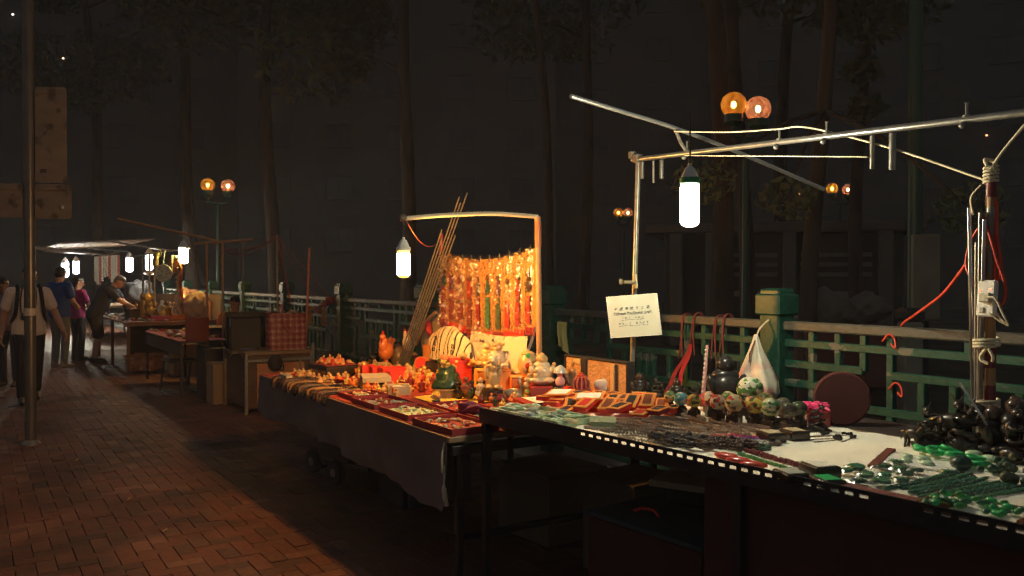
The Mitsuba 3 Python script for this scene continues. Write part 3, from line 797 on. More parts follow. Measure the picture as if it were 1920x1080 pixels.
def fig_cluster(mats, seed, n=9, w=.45):
    r = np.random.default_rng(seed)
    out = {}
    for q in range(n):
        h = r.uniform(.25, .62); x, y = r.uniform(-w, w, 2) * [1, .7]; z = r.uniform(0, .38) * (1 - abs(x))
        out.setdefault(q % len(mats), []).append(cat_([ell((x, y, z + h * .35), (h * .26, h * .24, h * .36), 1), ell((x, y - .02, z + h * .84), (h * .17, h * .17, h * .18), 1), ell((x + h * .22, y - .05, z + h * .42), (h * .09, h * .12, h * .2), 1), ell((x - h * .22, y - .05, z + h * .4), (h * .09, h * .12, h * .2), 1)]))
    return [(('body', 'child', 'detail', 'leafage')[q], cat_(l), mats[q]) for q, l in out.items()]


dragon_dark = pmat('dragon_dark', lambda p, n, uv: mix((.008, .006, .006), (.035, .026, .022), fbm(p.x * 120, p.y * 120, p.z * 120, 2)), .3, clearcoat=.4)


def fig_dragon(m1, m2, m3, seed=0):
    m1 = m2 = m3 = dragon_dark
    g = np.random.default_rng(seed)
    a = np.linspace(0, 6.2 * math.pi, 80); k = a / a[-1]
    P = np.stack([.33 * np.cos(a + seed) * (1 - .45 * k), .26 * np.sin(a + seed) * (1 - .45 * k), .10 + .72 * k + .05 * np.sin(a * 2)], 1)
    hd = P[-1]
    spikes = [tube([P[i], P[i] * [1.18, 1.18, 1] + [0, 0, .09]], [.022, .003], 5) for i in range(2, 78, 2)]
    rock = mv(ICO[2], (0, 0, .12), s=(.36, .3, .2)); v = rock.vertices; v *= 1 + .5 * n3(v, 7, seed)[:, None]
    return [('body', cat_([tube(P, np.r_[np.linspace(.02, .045, 40), np.linspace(.045, .035, 40)], 7), ell(hd + [0, -.1, .04], (.10, .15, .09), 2), tube([hd + [.05, 0, .1], hd + [.12, .12, .22]], [.025, .006], 5), tube([hd + [-.05, 0, .1], hd + [-.12, .12, .22]], [.025, .006], 5), ell(hd + [0, -.25, .01], (.05, .06, .05), 1)]), m1),
            ('fin', cat_(spikes), m2), ('rock', rock, m3), ('base', box(.86, .66, .09, .02), m3)]


def place(name, label, cat, parts, x, y, z, h, rz=0, group=None):
    t = thing(name, label, cat, group)
    PLACED.append((x, y, .06 if h == 1 else h * .38))
    for n_, m_, mt in parts:
        kk = part(t, n_, mv(m_, (x, y, z), rz, s=h), mt, 50)
        if n_ in ('mane', 'children', 'cloud', 'blossom', 'moss', 'trinket', 'tinsel'): lab(kk, kind='stuff')
    return t


PLACED = [(2.9, 4.22, .2), (2.94, 4.88, .14), (3.08, 4.70, .12), (3.06, 4.46, .11), (3.15, 4.16, .2), (2.86, 6.42, .12), (3.10, 6.0, .12), (2.98, 5.52, .14), (2.57, 5.0, .2), (2.46, 6.52, .22), (2.64, 5.9, .16), (2.86, 5.17, .1), (3.2, 6.1, .1), (2.95, 6.3, .07)]
FACE = -32   # turns a figurine's front (-y) towards the walk and the camera side
rr = lambda: FACE + R.uniform(-35, 35)
# small ivory ducks and sitters
IV = [(2.68, 6.69, .088), (2.70, 6.58, .079), (2.75, 6.60, .101), (2.77, 6.54, .079), (2.82, 6.55, .097), (2.54, 6.64, .096), (2.61, 6.69, .079), (2.60, 6.55, .104), (2.31, 6.18, .060), (2.36, 6.15, .068), (2.23, 6.12, .052), (2.24, 6.27, .057),
      (2.23, 6.36, .057), (2.25, 6.51, .054), (2.42, 6.20, .057), (2.85, 6.17, .109), (2.90, 6.10, .100), (3.06, 6.31, .078), (2.23, 6.70, .051), (2.26, 6.68, .051), (2.40, 6.50, .051), (2.25, 6.85, .044), (2.17, 6.04, .047), (2.21, 5.87, .04),
      (2.34, 6.33, .055), (2.16, 6.45, .05), (2.32, 6.62, .06), (2.47, 6.28, .06), (2.36, 6.78, .05), (2.45, 6.72, .06)]
for q, (x, y, h) in enumerate(IV):
    small = x < 2.5
    if q % 3 == 1: place('ivory_sitter', 'tiny ivory seated figure in the front left corner of the first stall' if small else 'small ivory seated figure behind the red gift boxes', 'figurine', fig_sitter(ivory), x, y, ZA, h * 1.1, rr(), 'ivory sitters front left' if small else 'ivory sitters behind red boxes')
    else: place('ivory_duck', 'tiny ivory duck in the front left corner of the first stall' if small else 'small ivory duck behind the red gift boxes', 'figurine', fig_duck(ivory), x, y, ZA, h, rr(), 'ivory ducks front left' if small else 'ivory ducks behind red boxes')
for q in range(70):
    x, y = R.uniform(2.12, 2.75), R.uniform(6.05, 6.85)
    if x > 2.5 and y < 6.4: continue
    c = [ivory, glaze_orange, glaze_red, gold, bead_brown, mat((.45, .22, .12), .3)][R.integers(0, 6)]
    nm = ['bead', 'charm'][q % 2]
    if nm == 'bead': single('bead_bracelet', tube([(x + .022 * math.cos(a), y + .022 * math.sin(a), ZA + .008 + .003 * math.sin(3 * a)) for a in np.linspace(0, 6.2832, 13)], .008, 6), c, 'small bead bracelet in the jumble at the left end of the first stall', 'bracelet', 'jumbled bracelets left end', smooth=True)
    else: single('shell_charm', mv(ICO[1], (x, y, ZA + .009), R.uniform(0, 180), s=(.02, .013, .010)), c, 'small shell charm in the jumble at the left end of the first stall', 'charm', 'jumbled charms left end', smooth=True)
place('open_black_case', 'open black display case with trinkets, left of the ivory ducks', 'case', [('tray', box(.30, .36, .09, .01), ebony), ('lining', box(.26, .32, .004, .001, (0, 0, .0905)), cloth_red), ('trinket', spheres(np.c_[R.uniform(-.12, .12, 40), R.uniform(-.15, .15, 40), R.uniform(.1, .12, 40)], R.uniform(.010, .02, 40), 1), mat((.55, .28, .12), .3))], 2.46, 6.52, ZA, 1, 4)
for q, (dx, dy) in enumerate(((-.07, .05), (0, .1), (.06, .03), (.02, -.08), (-.05, -.1), (.08, .12))):
    place('toy_figure', 'tiny red and orange toy figure on the open black case', 'figurine', fig_stander([glaze_red, glaze_orange][q % 2], ivory), 2.46 + dx, 6.52 + dy, ZA + .09, .07, rr(), 'toy figures on the black case')
GOLDP = [(2.90, 5.81, .097), (2.90, 5.73, .080), (3.10, 6.12, .086), (3.02, 6.10, .085), (2.74, 5.78, .080), (2.84, 5.75, .088), (2.78, 5.68, .07), (2.95, 5.66, .09)]
for q, (x, y, h) in enumerate(GOLDP):
    place('gold_sitter', 'small gilded seated figure between the red boxes and the green carving', 'figurine', fig_sitter(gold, gold), x, y, ZA, h * 1.2, rr(), 'gilded sitters')
for q, (x, y, h, lb) in enumerate(((2.57, 5.36, .110, 'dark red glass figure behind the grey box, leftmost of its group'), (2.60, 5.24, .09, 'dark red glass figure behind the grey box, nearest the green carving'), (2.56, 5.47, .089, 'dark red glass figure just right of the red gift boxes'), (2.66, 5.22, .06, 'tiny orange red figure beside the brown plinth'), (2.75, 5.36, .10, 'dark red glass figure behind its red group'))):
    place('red_glass_figure', lb, 'figurine', fig_stander(bead_red if q != 3 else glaze_orange, glaze_red), x, y, ZA, h * 1.1, rr())
place('round_tin', 'round red tin lid standing on edge among the gilded figures', 'tin', [('lid', mv(lathe([(.0, -.01), (.045, -.012), (.05, 0), (.045, .012), (0, .01)], 20), (0, 0, .05), 0, 90), card_red), ('rim', mv(lathe([(.047, -.008), (.054, -.008), (.054, .008), (.047, .008)], 20), (0, 0, .05), 0, 90), glaze_orange)], 2.98, 6.02, ZA + .06, 1, -30)
single('tin_stand', box(.08, .05, .06, .006, (2.98, 6.02, ZA), -30), card_dkred, 'small dark red box holding up the round red tin lid', 'box')

# red gift boxes in two rows, the grey open boxes
RB = [(2.56, 6.08, .105, 'leftmost red gift box of the row behind the grey boxes'), (2.585, 5.955, .105, 'second red gift box from the left'), (2.60, 5.68, .10, 'red gift box at the right end of the row, with two white marks'),
      (2.605, 5.825, .11, 'third red gift box from the left'), (2.72, 5.90, .10, 'red gift box in the back row, left one'), (2.74, 5.99, .08, 'small red gift box tucked behind the back row')]
for q, (x, y, h, lb) in enumerate(RB):
    k = thing('gift_box', lb, 'box')
    part(k, 'carton', box(.10, .115, h, .003, (x, y, ZA), -14 + q * 3), card_red)
    part(k, 'lid_edge', box(.104, .119, .02, .003, (x, y, ZA + h - .012), -14 + q * 3), card_red)
    if q == 2:
        for d in (-.02, .012): part(k, 'white_mark', mv(box(.002, .012, .045, .0005), (x - .0555 + d * .2, y + d, ZA + .03), -8), card_white)
    if q in (0, 1): part(k, 'black_mark', mv(box(.002, .018, .03, .0005), (x - .054, y + .0, ZA + .02), -14 + q * 3), ink)


def open_tray(w, d, h, m1, m2, th=.008):
    return [('shell', cat_([box(w, d, .006, .001, (0, 0, 0)), box(th, d, h, .001, (-w / 2 + th / 2, 0, .006)), box(th, d, h, .001, (w / 2 - th / 2, 0, .006)), box(w - 2 * th, th, h, .001, (0, -d / 2 + th / 2, .006)), box(w - 2 * th, th, h, .001, (0, d / 2 - th / 2, .006))]), m1),
            ('lining', box(w - 2 * th - .004, d - 2 * th - .004, .004, .001, (0, 0, .0065)), m2)]


place('grey_case', 'grey jewellery case standing with its lid open, in front of the red boxes', 'case', open_tray(.15, .20, .05, card_grey, cloth_white) + [('bangle', mv(tube([(.04 * math.cos(a), .04 * math.sin(a), 0) for a in np.linspace(0, 6.2832, 17)], .007, 6), (0, 0, .045)), glass_bit)], 2.44, 5.27, ZA, 1, -22)
place('propped_grey_lid', 'grey case lid tipped on edge left of the open grey case', 'lid', [('panel', box(.20, .26, .012, .004, (0, 0, .0), 0, 0, 0), card_grey), ('rim', cat_([box(.20, .012, .035, .003, (0, -.124, -.03)), box(.20, .012, .035, .003, (0, .124, -.03)), box(.012, .236, .035, .003, (.094, 0, -.03))]), card_grey)], 2.44, 5.66, ZA + .075, 1, -18)  # a loose case lid, panel and rim, not a box
labels['propped_grey_lid']['label'] = 'grey case lid lying propped on a small box left of the open grey case'
single('lid_prop', box(.10, .14, .05, .004, (2.45, 5.67, ZA), -18), ebony, 'small black box under the grey case lid', 'box')
place('red_slipper_dish', 'shallow oval red dish in front of the red gift boxes', 'dish', [('bowl', mv(lathe([(.02, .004), (.07, .006), (.10, .03), (.105, .035), (.095, .032), (.065, .012), (.02, .008)], 20), (0, 0, 0), s=(.75, 1.3, 1)), glaze_red)], 2.36, 5.98, ZA, 1, 10)
single('gold_pen', tube([(2.50, 5.40, ZA + .075), (2.47, 5.24, ZA + .085)], .006, 8), gold, 'gilt stick lying across the open grey case', 'stick')

# green mountain carving on the brown plinth
place('oval_plinth', 'brown oval plinth box under the green mountain carving', 'plinth', [('box', mv(lathe([(.1, 0), (.115, .002), (.118, .055), (.11, .06), (.02, .061)], 28), s=(.8, 1.12, 1)), mat((.22, .145, .09), .45))], 2.64, 4.95, ZA, 1, -30)
mm = lathe([(.098, 0), (.10, .01), (.09, .05), (.075, .055), (.072, .09), (.055, .095), (.052, .13), (.03, .145), (.012, .17)], 18)
v = mm.vertices; v *= (1 + n3(v, 38, 5)[:, None] * [.5, .5, .12])
place('mountain_carving', 'dark green stepped mountain carving on the brown plinth', 'carving', [('rock', tm(v, mm.faces), glaze_green), ('cloud', spheres(np.c_[R.uniform(-.05, .05, 14), R.uniform(-.06, .06, 14), R.uniform(.13, .17, 14)], R.uniform(.010, .018, 14), 1), gold)], 2.64, 4.95, ZA + .062, 1, 20)
place('tall_red_box', 'tall red presentation box behind the green carving', 'box', [('carton', box(.13, .15, .21, .003), card_red), ('lid_edge', box(.134, .154, .03, .003, (0, 0, .19)), card_red)], 2.86, 5.17, ZA, 1, -18)
place('lying_figure', 'small ivory reclining figure on top of the tall red box', 'figurine', [('body', cat_([ell((0, 0, .02), (.03, .055, .022), 2), ell((0, -.055, .03), (.02, .02, .022), 1), ell((0, .05, .012), (.018, .04, .012), 1)]), ivory)], 2.85, 5.12, ZA + .222, 1, -30)

# tall things at the back left of the first stall
stand = lambda x, y, w, d, h, lb, m_=card_brown: single('display_box', box(w, d, h, .004, (x, y, ZA), -20), m_, lb, 'box')
stand(2.86, 6.42, .20, .20, .06, 'low brown box under the orange red rooster')
place('rooster', 'orange red glazed rooster at the back left of the first stall', 'figurine', fig_rooster(glaze_orange, glaze_red, mat((.34, .09, .035), .3)), 2.86, 6.42, ZA + .06, .29, FACE - 10)
place('dark_pot', 'round dark green glazed pot right of the rooster', 'pot', fig_pot(glaze_green, glaze_dark), 3.02, 6.36, ZA, .17, 0)
place('white_bird', 'white bird vase with red tips standing on the dark pot', 'figurine', [('body', cat_([ell((0, 0, .42), (.22, .2, .42), 2), ell((.14, -.1, .36), (.10, .1, .34), 1), ell((-.1, .05, .8), (.08, .08, .22), 1)]), ivory_white), ('tip', cat_([ell((-.1, .05, 1.02), (.07, .07, .06), 1), ell((.04, 0, .90), (.08, .07, .07), 1), ell((.16, -.12, .72), (.06, .06, .06), 1)]), glaze_red)], 3.02, 6.36, ZA + .178, .17, FACE)
place('amber_cup', 'square amber glass cup at the back of the first stall', 'cup', [('bowl', lathe([(.065, 0), (.07, .01), (.078, .11), (.082, .12), (.074, .118), (.066, .02)], 16), mat((.52, .20, .05), .12, clearcoat=1.0))], 3.08, 6.03, ZA + .13, 1, 15)
stand(3.10, 6.00, .18, .22, .13, 'dark brown box under the amber cup', wood_dark)
place('red_bead_bowl', 'dark red beaded bowl in front of the amber cup', 'bowl', fig_pot(bead_red), 2.96, 5.92, ZA, .11, 0)
gp = [('tray', box(.16, .26, .05, .006), wood_dark), ('moss', mv(spheres(np.c_[R.uniform(-.07, .07, 90), R.uniform(-.12, .12, 90), R.uniform(.05, .075, 90)], R.uniform(.008, .018, 90), 1)), moss_green),
      ('blossom', spheres(np.c_[R.uniform(-.05, .05, 30), R.uniform(-.11, .11, 30), R.uniform(.08, .10, 30)], R.uniform(.009, .016, 30), 1), mat((.62, .22, .12), .5))]
place('moss_tray', 'mossy green miniature garden with pink blossoms before the striped dome', 'miniature garden', gp, 2.98, 5.52, ZA + .10, 1, -14)
stand(2.98, 5.52, .17, .27, .10, 'low dark box under the mossy miniature garden', ebony)
place('brown_teapot', 'shadowed brown teapot with plants at the far back of the first stall', 'teapot', fig_pot(mat((.16, .10, .05), .4), wood_dark) + [('spout', tube([(0, -.38, .45), (0, -.6, .7)], [.07, .04], 8), mat((.16, .10, .05), .4))], 3.12, 6.74, ZA, .22, -60)
place('dark_carving', 'dark glossy carving left of the rooster', 'carving', fig_cluster([glaze_dark, bronze], 31, 8), 2.92, 6.68, ZA, .18, FACE)
place('woven_cup', 'small woven straw cup in front of the dark pot', 'cup', [('wall', lathe([(.045, 0), (.052, .004), (.058, .10), (.056, .104), (.05, .1), (.044, .01)], 20), pmat('woven_straw', lambda p, n, uv: mix((.30, .18, .07), (.55, .38, .18), 0.5 + 0.5 * dr.sin(p.z * 900) * dr.sin((p.x + p.y) * 500)), .7))], 2.78, 6.30, ZA, 1, 0)

# right half of the first stall
place('orange_crate', 'orange box standing right of the tall red box', 'box', [('panel', box(.22, .24, .165, .004), card_orange), ('edge', box(.224, .244, .012, .003, (0, 0, .1655)), card_orange)], 2.94, 4.88, ZA, 1, -24)
place('orange_crate', 'deeper orange box behind the white bear figure', 'box', [('panel', box(.2, .17, .13, .004), mat((.66, .17, .04), .5)), ('edge', box(.204, .174, .01, .003, (0, 0, .1305)), card_orange)], 3.08, 4.70, ZA, 1, -24)
place('cream_lion', 'cream seated lion dog on the orange box, left one', 'figurine', fig_sitter(ivory, ivory, wood_dark), 2.93, 4.93, ZA + .178, .17, FACE - 20)
place('cream_lion', 'cream curly lion dog on the orange box, right one looking left', 'figurine', fig_sitter(ivory_white, ivory) + [('mane', spheres(np.c_[R.uniform(-.2, .2, 26), R.uniform(-.2, .12, 26), R.uniform(.62, 1.0, 26)], .075, 1), ivory)], 2.93, 4.80, ZA + .178, .17, FACE + 20)
place('gilt_toad', 'small gilt toad left of the cream lion dogs', 'figurine', [('body', cat_([ell((0, 0, .3), (.4, .5, .3), 2), ell((0, -.4, .42), (.3, .26, .22), 2), ell((.2, -.5, .62), (.09, .09, .09), 1), ell((-.2, -.5, .62), (.09, .09, .09), 1), ell((.4, .2, .15), (.16, .26, .15), 1), ell((-.4, .2, .15), (.16, .26, .15), 1)]), gold)], 2.88, 5.02, ZA + .178, .08, FACE)
place('painted_group', 'dark painted figure group with green robes in front of the orange box', 'figurine', fig_cluster([glaze_green, mat((.20, .06, .04), .3), mat((.55, .42, .28), .3), bead_black], 5, 12, .42), 2.70, 4.74, ZA, .20, FACE)
place('painted_group', 'smaller dark figure group with orange fruit, right of the larger one', 'figurine', fig_cluster([glaze_green, bead_brown, glaze_orange], 8, 8, .42), 2.76, 4.53, ZA, .10, FACE)
place('dark_pedestal', 'round dark pedestal under the cream bear', 'pedestal', [('drum', lathe([(.06, 0), (.066, .004), (.066, .07), (.06, .075), (.01, .076)], 20), ebony)], 2.79, 4.62, ZA, 1, 0)
place('cream_bear', 'tall cream bear figure with rough mane standing on the dark pedestal', 'figurine', [('body', cat_([ell((0, .02, .34), (.24, .22, .34), 2), ell((0, 0, .68), (.2, .18, .22), 2), ell((.2, -.08, .5), (.08, .1, .24), 1, ry=15), ell((-.2, -.08, .5), (.08, .1, .24), 1, ry=-15), ell((.12, -.1, .08), (.12, .16, .09), 1), ell((-.12, -.1, .08), (.12, .16, .09), 1)]), ivory),
      ('head', cat_([ell((0, -.04, .92), (.15, .16, .15), 2), ell((0, -.2, .9), (.07, .08, .06), 1), ell((.11, 0, 1.05), (.05, .04, .05), 1), ell((-.11, 0, 1.05), (.05, .04, .05), 1)]), ivory_white), ('mane', spheres(np.c_[R.uniform(-.24, .24, 30), R.uniform(-.2, .1, 30), R.uniform(.66, .86, 30)], .06, 1), ivory)], 2.79, 4.62, ZA + .077, .20, FACE)
place('face_jar', 'round cream jar with red face and green leaf on the deep orange box', 'jar', fig_pot(ivory, ivory) + [('mouth', ell((0, -.41, .42), (.12, .06, .12), 2), glaze_red), ('leaf', ell((0, -.30, .80), (.07, .05, .12), 1), jade_bright), ('ear', ell((.36, 0, .62), (.1, .12, .26), 1), ivory_white)], 3.08, 4.66, ZA + .142, .165, FACE)
place('white_swan', 'white glazed swan in front of the deep orange box', 'figurine', fig_swan(ivory_white, glaze_orange), 2.93, 4.585, ZA, .155, FACE + 60)
single('red_plinth_box', box(.16, .20, .10, .004, (3.06, 4.46, ZA), -30), card_dkred, 'dark red box under the cream laughing figure with children', 'box')
place('laughing_group', 'cream laughing seated figure with small children climbing on it', 'figurine', fig_sitter(ivory_white, ivory) + [('children', cat_([cat_([ell((x, y, z), (.09, .09, .12), 1), ell((x, y - .02, z + .16), (.07, .07, .07), 1)]) for x, y, z in ((-.42, -.15, .16), (-.34, -.1, .48), (-.2, -.28, .3), (.38, -.1, .5), (-.5, -.2, .02))]), ivory)], 3.06, 4.47, ZA + .102, .20, FACE)
place('green_parrot', 'little green bird with orange belly in front of the dark red box', 'figurine', fig_duck(mat((.12, .26, .05), .3), glaze_orange) + [('belly', ell((0, -.24, .36), (.24, .2, .22), 1), glaze_orange)], 2.95, 4.47, ZA, .09, FACE)
single('orange_charm', ell((2.88, 4.52, ZA + .022), (.026, .026, .024), 2), glaze_orange, 'small orange ball charm beside the green bird', 'charm', smooth=True)
long_ = thing('long_red_box', 'long dark red box carrying the glass and bead figures', 'box')
part(long_, 'carton', box(.16, .44, .078, .004, (3.15, 4.16, ZA), -14), card_dkred)
part(long_, 'lid_edge', box(.165, .445, .014, .003, (3.15, 4.16, ZA + .066), -14), card_red)
zl = ZA + .081
place('glass_dome', 'pink figure under a clear topped dome on the long red box', 'figurine', [('base', lathe([(.05, 0), (.055, .01), (.05, .02)], 16), ebony), ('figure', cat_([ell((0, 0, .05), (.032, .03, .035), 2), ell((0, 0, .095), (.02, .02, .022), 1)]), mat((.62, .32, .34), .3)), ('cap', lathe([(.042, .105), (.036, .13), (.015, .15), (.003, .155)], 16), glass_bit)], 3.11, 4.34, zl, 1, 0)
place('wooden_sage', 'tall wooden sage statue behind the long red box', 'statue', fig_stander(mat((.20, .12, .07), .35), mat((.30, .2, .12), .35), wood_dark), 3.27, 4.40, ZA, .27, FACE)
place('bead_figure', 'glittering red bead covered figure on the long red box', 'figurine', fig_sitter(bead_red, glaze_red) + [('bead', spheres([(math.cos(a) * (.28 + .1 * math.sin(b)), math.sin(a) * .3, .15 + b * .18) for b in np.arange(0, 4, .5) for a in np.linspace(2.2, 7.2, 9)], .05, 1), mat((.62, .20, .14), .12, clearcoat=1.0, metallic=.4))], 3.13, 4.15, zl, .125, FACE)
place('red_cube', 'small bright red cube between the dome and the bead figure', 'box', [('carton', box(.045, .045, .03, .002), card_red)], 3.10, 4.245, zl, 1, 10)
single('stone_block', box(.13, .13, .07, .006, (3.28, 4.08, ZA), -20), mat((.20, .20, .16), .6), 'grey green block under the white goose', 'block')
place('white_goose', 'white goose figure standing on the grey green block', 'figurine', fig_swan(mat((.60, .58, .5), .35), gold), 3.28, 4.08, ZA + .072, .20, FACE + 75)
bk = thing('flat_red_box', 'flat dark red box with pale top paper and white price tag', 'box')
part(bk, 'carton', box(.26, .36, .045, .003, (2.90, 4.22, ZA), -12), card_dkred)
part(bk, 'top_paper', box(.16, .24, .003, .0008, (2.90, 4.24, ZA + .046), -12), card_white)
part(bk, 'price_tag', mv(box(.03, .002, .018, .0005), (2.965, 4.035, ZA + .014), -12), card_white)
single('yellow_cloth', grid(lambda u, v: np.stack([2.40 + .36 * u + .03 * v, 4.60 + .42 * v - .03 * u, ZA + .004 + .006 * np.sin(u * 6) * np.sin(v * 5) ** 2 + .002], 1), 16, 16), yellow_cloth, 'bright yellow cloth lying before the brown plinth', 'cloth', smooth=True)
cb = thing('crystal_ball', 'clear crystal ball on the edge of the yellow cloth', 'crystal ball')
part(cb, 'ball', ell((2.44, 4.72, ZA + .048), .033, 3), 'clear_glass', True)
part(cb, 'ring', mv(lathe([(.018, .0), (.024, .002), (.024, .012), (.018, .014)], 16), (2.44, 4.72, ZA + .008)), wood_dark, 40)

# red display trays along the front right of the first stall
TR = [(2.14, 4.86, .26, .36, 'red tray of glass bangles at the front edge, left of the three front trays'), (2.14, 4.42, .26, .40, 'red tray of pale stones at the front edge, middle of the three front trays'), (2.14, 3.93, .28, .42, 'red tray with glass beads at the near corner of the first stall'),
      (2.44, 4.40, .26, .38, 'red tray behind the front trays, beside the crystal ball'), (2.46, 3.94, .30, .42, 'large red tray at the near end behind the corner tray'), (2.78, 3.96, .28, .40, 'red tray next to the flat dark red box'), (2.16, 5.22, .24, .26, 'small red tray left of the other front trays')]
for q, (x, y, w, d, lb) in enumerate(TR):
    k = place('display_tray', lb, 'tray', open_tray(w, d, .024, card_dkred, cloth_red if q not in (1, ) else jade_pale), x, y, ZA + .001, 1, R.uniform(-3, 3))
    for c in range(24):
        px_, py_ = x + R.uniform(-w * .36, w * .36), y + R.uniform(-d * .40, d * .40)
        kind = R.integers(0, 3)
        mt = [glass_bit, glass_green, ivory, jade_pale, mat((.6, .3, .16), .15, clearcoat=1.0), bead_red][R.integers(0, 6)]
        gname = 'in the ' + ['left front tray of three', 'middle front tray of three', 'corner tray of the first stall', 'tray beside the crystal ball', 'large tray behind the corner tray', 'tray next to the flat red box', 'small tray left of the front trays'][q]
        if kind == 0: single('glass_bead', ell((px_, py_, ZA + .021), R.uniform(.006, .012), 1), mt, 'shiny round glass bead ' + gname, 'bead', 'beads in tray %d' % (q + 1), smooth=True)
        elif kind == 1: single('glass_bangle', mv(tube([(.024 * math.cos(a), .024 * math.sin(a), 0) for a in np.linspace(0, 6.2832, 17)], .0042, 6), (px_, py_, ZA + .019), 0, R.uniform(0, 10)), mt, 'shiny bangle ' + gname, 'bangle', 'bangles in tray %d' % (q + 1), smooth=True)
        else: single('polished_stone', mv(ICO[1], (px_, py_, ZA + .02), R.uniform(0, 180), s=(.015, .010, .007)), mt, 'flat polished stone ' + gname, 'stone', 'stones in tray %d' % (q + 1), smooth=True)
pf = [np.stack([2.30 + .10 * u + .05 * np.sin(q) * u ** 2, 4.18 - .12 * u + .03 * np.cos(q * 2) * u, ZA + .05 + .025 * np.sin(u * 3 + q)], 1) for q in range(9) for u in [np.linspace(0, 1, 8)]]
single('feather_tuft', cat_([tube(p, [.008, .014, .018, .02, .02, .016, .012, .004], 6) for p in pf]), mat((.17, .035, .08), .85), 'dark purple feathery tuft across the near trays', 'tuft', smooth=True)
# dark chains and strings hanging over the front edge
for q in range(16):
    y = 5.35 + q * .075 + R.normal(0, .015); x0 = 2.0 + R.uniform(.06, .22)
    pts = curve([(x0 + .1, y + R.normal(0, .05), ZA + .012), (x0, y, ZA + .016), (1.99, y + .02, ZA + .014), (1.955, y + .03, ZA - .03 - R.uniform(0, .03)), (1.955, y + .06, ZA - .03), (1.985, y + .075, ZA + .014), (x0, y + .09, ZA + .013)], 6)
    single('bead_string', spheres(even(pts, .012), .0078, 1), [bead_black, bead_grey, bead_brown, bead_black, mat((.30, .18, .08), .25)][q % 5], 'dark bead string hanging over the front edge of the first stall', 'necklace', 'strings over the front edge', smooth=True)
single('paper_slip', box(.07, .10, .004, .001, (2.06, 6.62, ZA + .006), 14), card_white, 'pale paper slip at the far front corner of the first stall', 'paper')
single('grey_carton', box(.05, .14, .045, .004, (2.03, 6.40, ZA), 4), card_grey, 'small grey carton on the front edge at the far corner', 'box')
for q in range(12):
    x, y = 2.06 + R.uniform(0, .2), 5.45 + R.uniform(0, .6)
    single('folded_cloth_strip', mv(grid(lambda u, v: np.stack([(u - .5) * .2, (v - .5) * .05, .012 + .006 * np.sin(u * 9 + q)], 1), 12, 3), (x, y, ZA + .002 * q * .3), R.uniform(40, 120)), [tan_card, mat((.30, .17, .08), .6), ebony][q % 3], 'woven strip lying in the row along the front edge of the first stall', 'strip', 'woven strips along the front edge', smooth=True)

CL = [('seated figure', fig_sitter, ivory), ('seated figure', fig_sitter, gold), ('standing figure', fig_stander, glaze_red), ('standing figure', fig_stander, ivory), ('duck', fig_duck, ivory), ('pot', fig_pot, bead_red), ('standing figure', fig_stander, gold), ('horse', fig_horse, glaze_orange), ('seated figure', fig_sitter, glaze_orange), ('standing figure', fig_stander, glaze_green)]
CW = {ivory: 'ivory', gold: 'gilded', glaze_red: 'red', bead_red: 'dark red', glaze_orange: 'orange', glaze_green: 'dark green'}
for q in range(110):
    for _ in range(60):
        if q < 48: x, y, h = R.uniform(2.5, 3.26), R.uniform(5.2, 6.75), R.uniform(.08, .14)
        elif q >= 74: x, y, h = R.uniform(2.3, 2.66), R.uniform(5.02, 6.2), R.uniform(.045, .07)
        else: x, y, h = R.uniform(2.66, 3.3), R.uniform(4.3, 5.1), R.uniform(.05, .09)
        if all(math.hypot(x - a, y - b) > c + .4 * h for a, b, c in PLACED): break
    else: continue
    wd, fn, mt = CL[(q * 7 + q // 5) % 10]
    place(wd.replace(' ', '_'), 'small %s %s in the crowd on %s of the first stall' % (CW[mt], wd, 'the far half' if q < 48 else ('the near half' if q < 74 else 'the front')), 'pot' if wd == 'pot' else 'figurine', fn(mt), x, y, ZA, h, rr(), '%s %s crowd %s' % (CW[mt], wd, 'far' if q < 48 else ('near' if q < 74 else 'front')))

# yellow towel on the fence, plywood travelling case
single('yellow_towel', grid(lambda u, v: np.stack([4.13 + .012 * np.sin(u * 8) * v, 5.80 - .13 * u + .01 * np.sin(v * 5), 1.215 - (.20 + .06 * u) * v + .02 * u * 0], 1), 12, 14), mat((.62, .55, .20), .9), 'pale yellow towel hanging on the fence beside the bamboo pole', 'towel', smooth=True)
cs = thing('plywood_case', 'upright chipboard travelling case with black edges and latch', 'case')
part(cs, 'panel', box(.045, .60, .27, .003, (3.272, 4.17, .80)), osb)
part(cs, 'edging', cat_([box(.06, .63, .014, .003, (3.272, 4.17, 1.072)), box(.06, .014, .27, .003, (3.272, 3.861, .80)), box(.06, .014, .27, .003, (3.272, 4.479, .80))]), black_steel)
part(cs, 'batten', box(.012, .035, .262, .002, (3.243, 3.99, .802)), mat((.52, .36, .17), .6))
part(cs, 'hinge_strip', box(.010, .016, .262, .002, (3.244, 3.955, .802)), wood_dark)
la = part(cs, 'latch', box(.014, .055, .13, .003, (3.242, 4.27, .945)), black_steel)
part(la, 'stud', ell((3.232, 4.27, .975), .008, 1), steel, True)
part(cs, 'tape', box(.012, .06, .03, .001, (3.241, 4.33, 1.04)), mat((.50, .36, .18), .6))

# ------------------------------------------------------------------ second stall (white lamp)
AX, AY, ARZ = 2.16, 3.72, 4.13
ca, sa = math.cos(math.radians(ARZ)), math.sin(math.radians(ARZ))


def t2(d, y, z=0.0):
    return np.array([AX + d * ca - y * sa, AY + d * sa + y * ca, z])


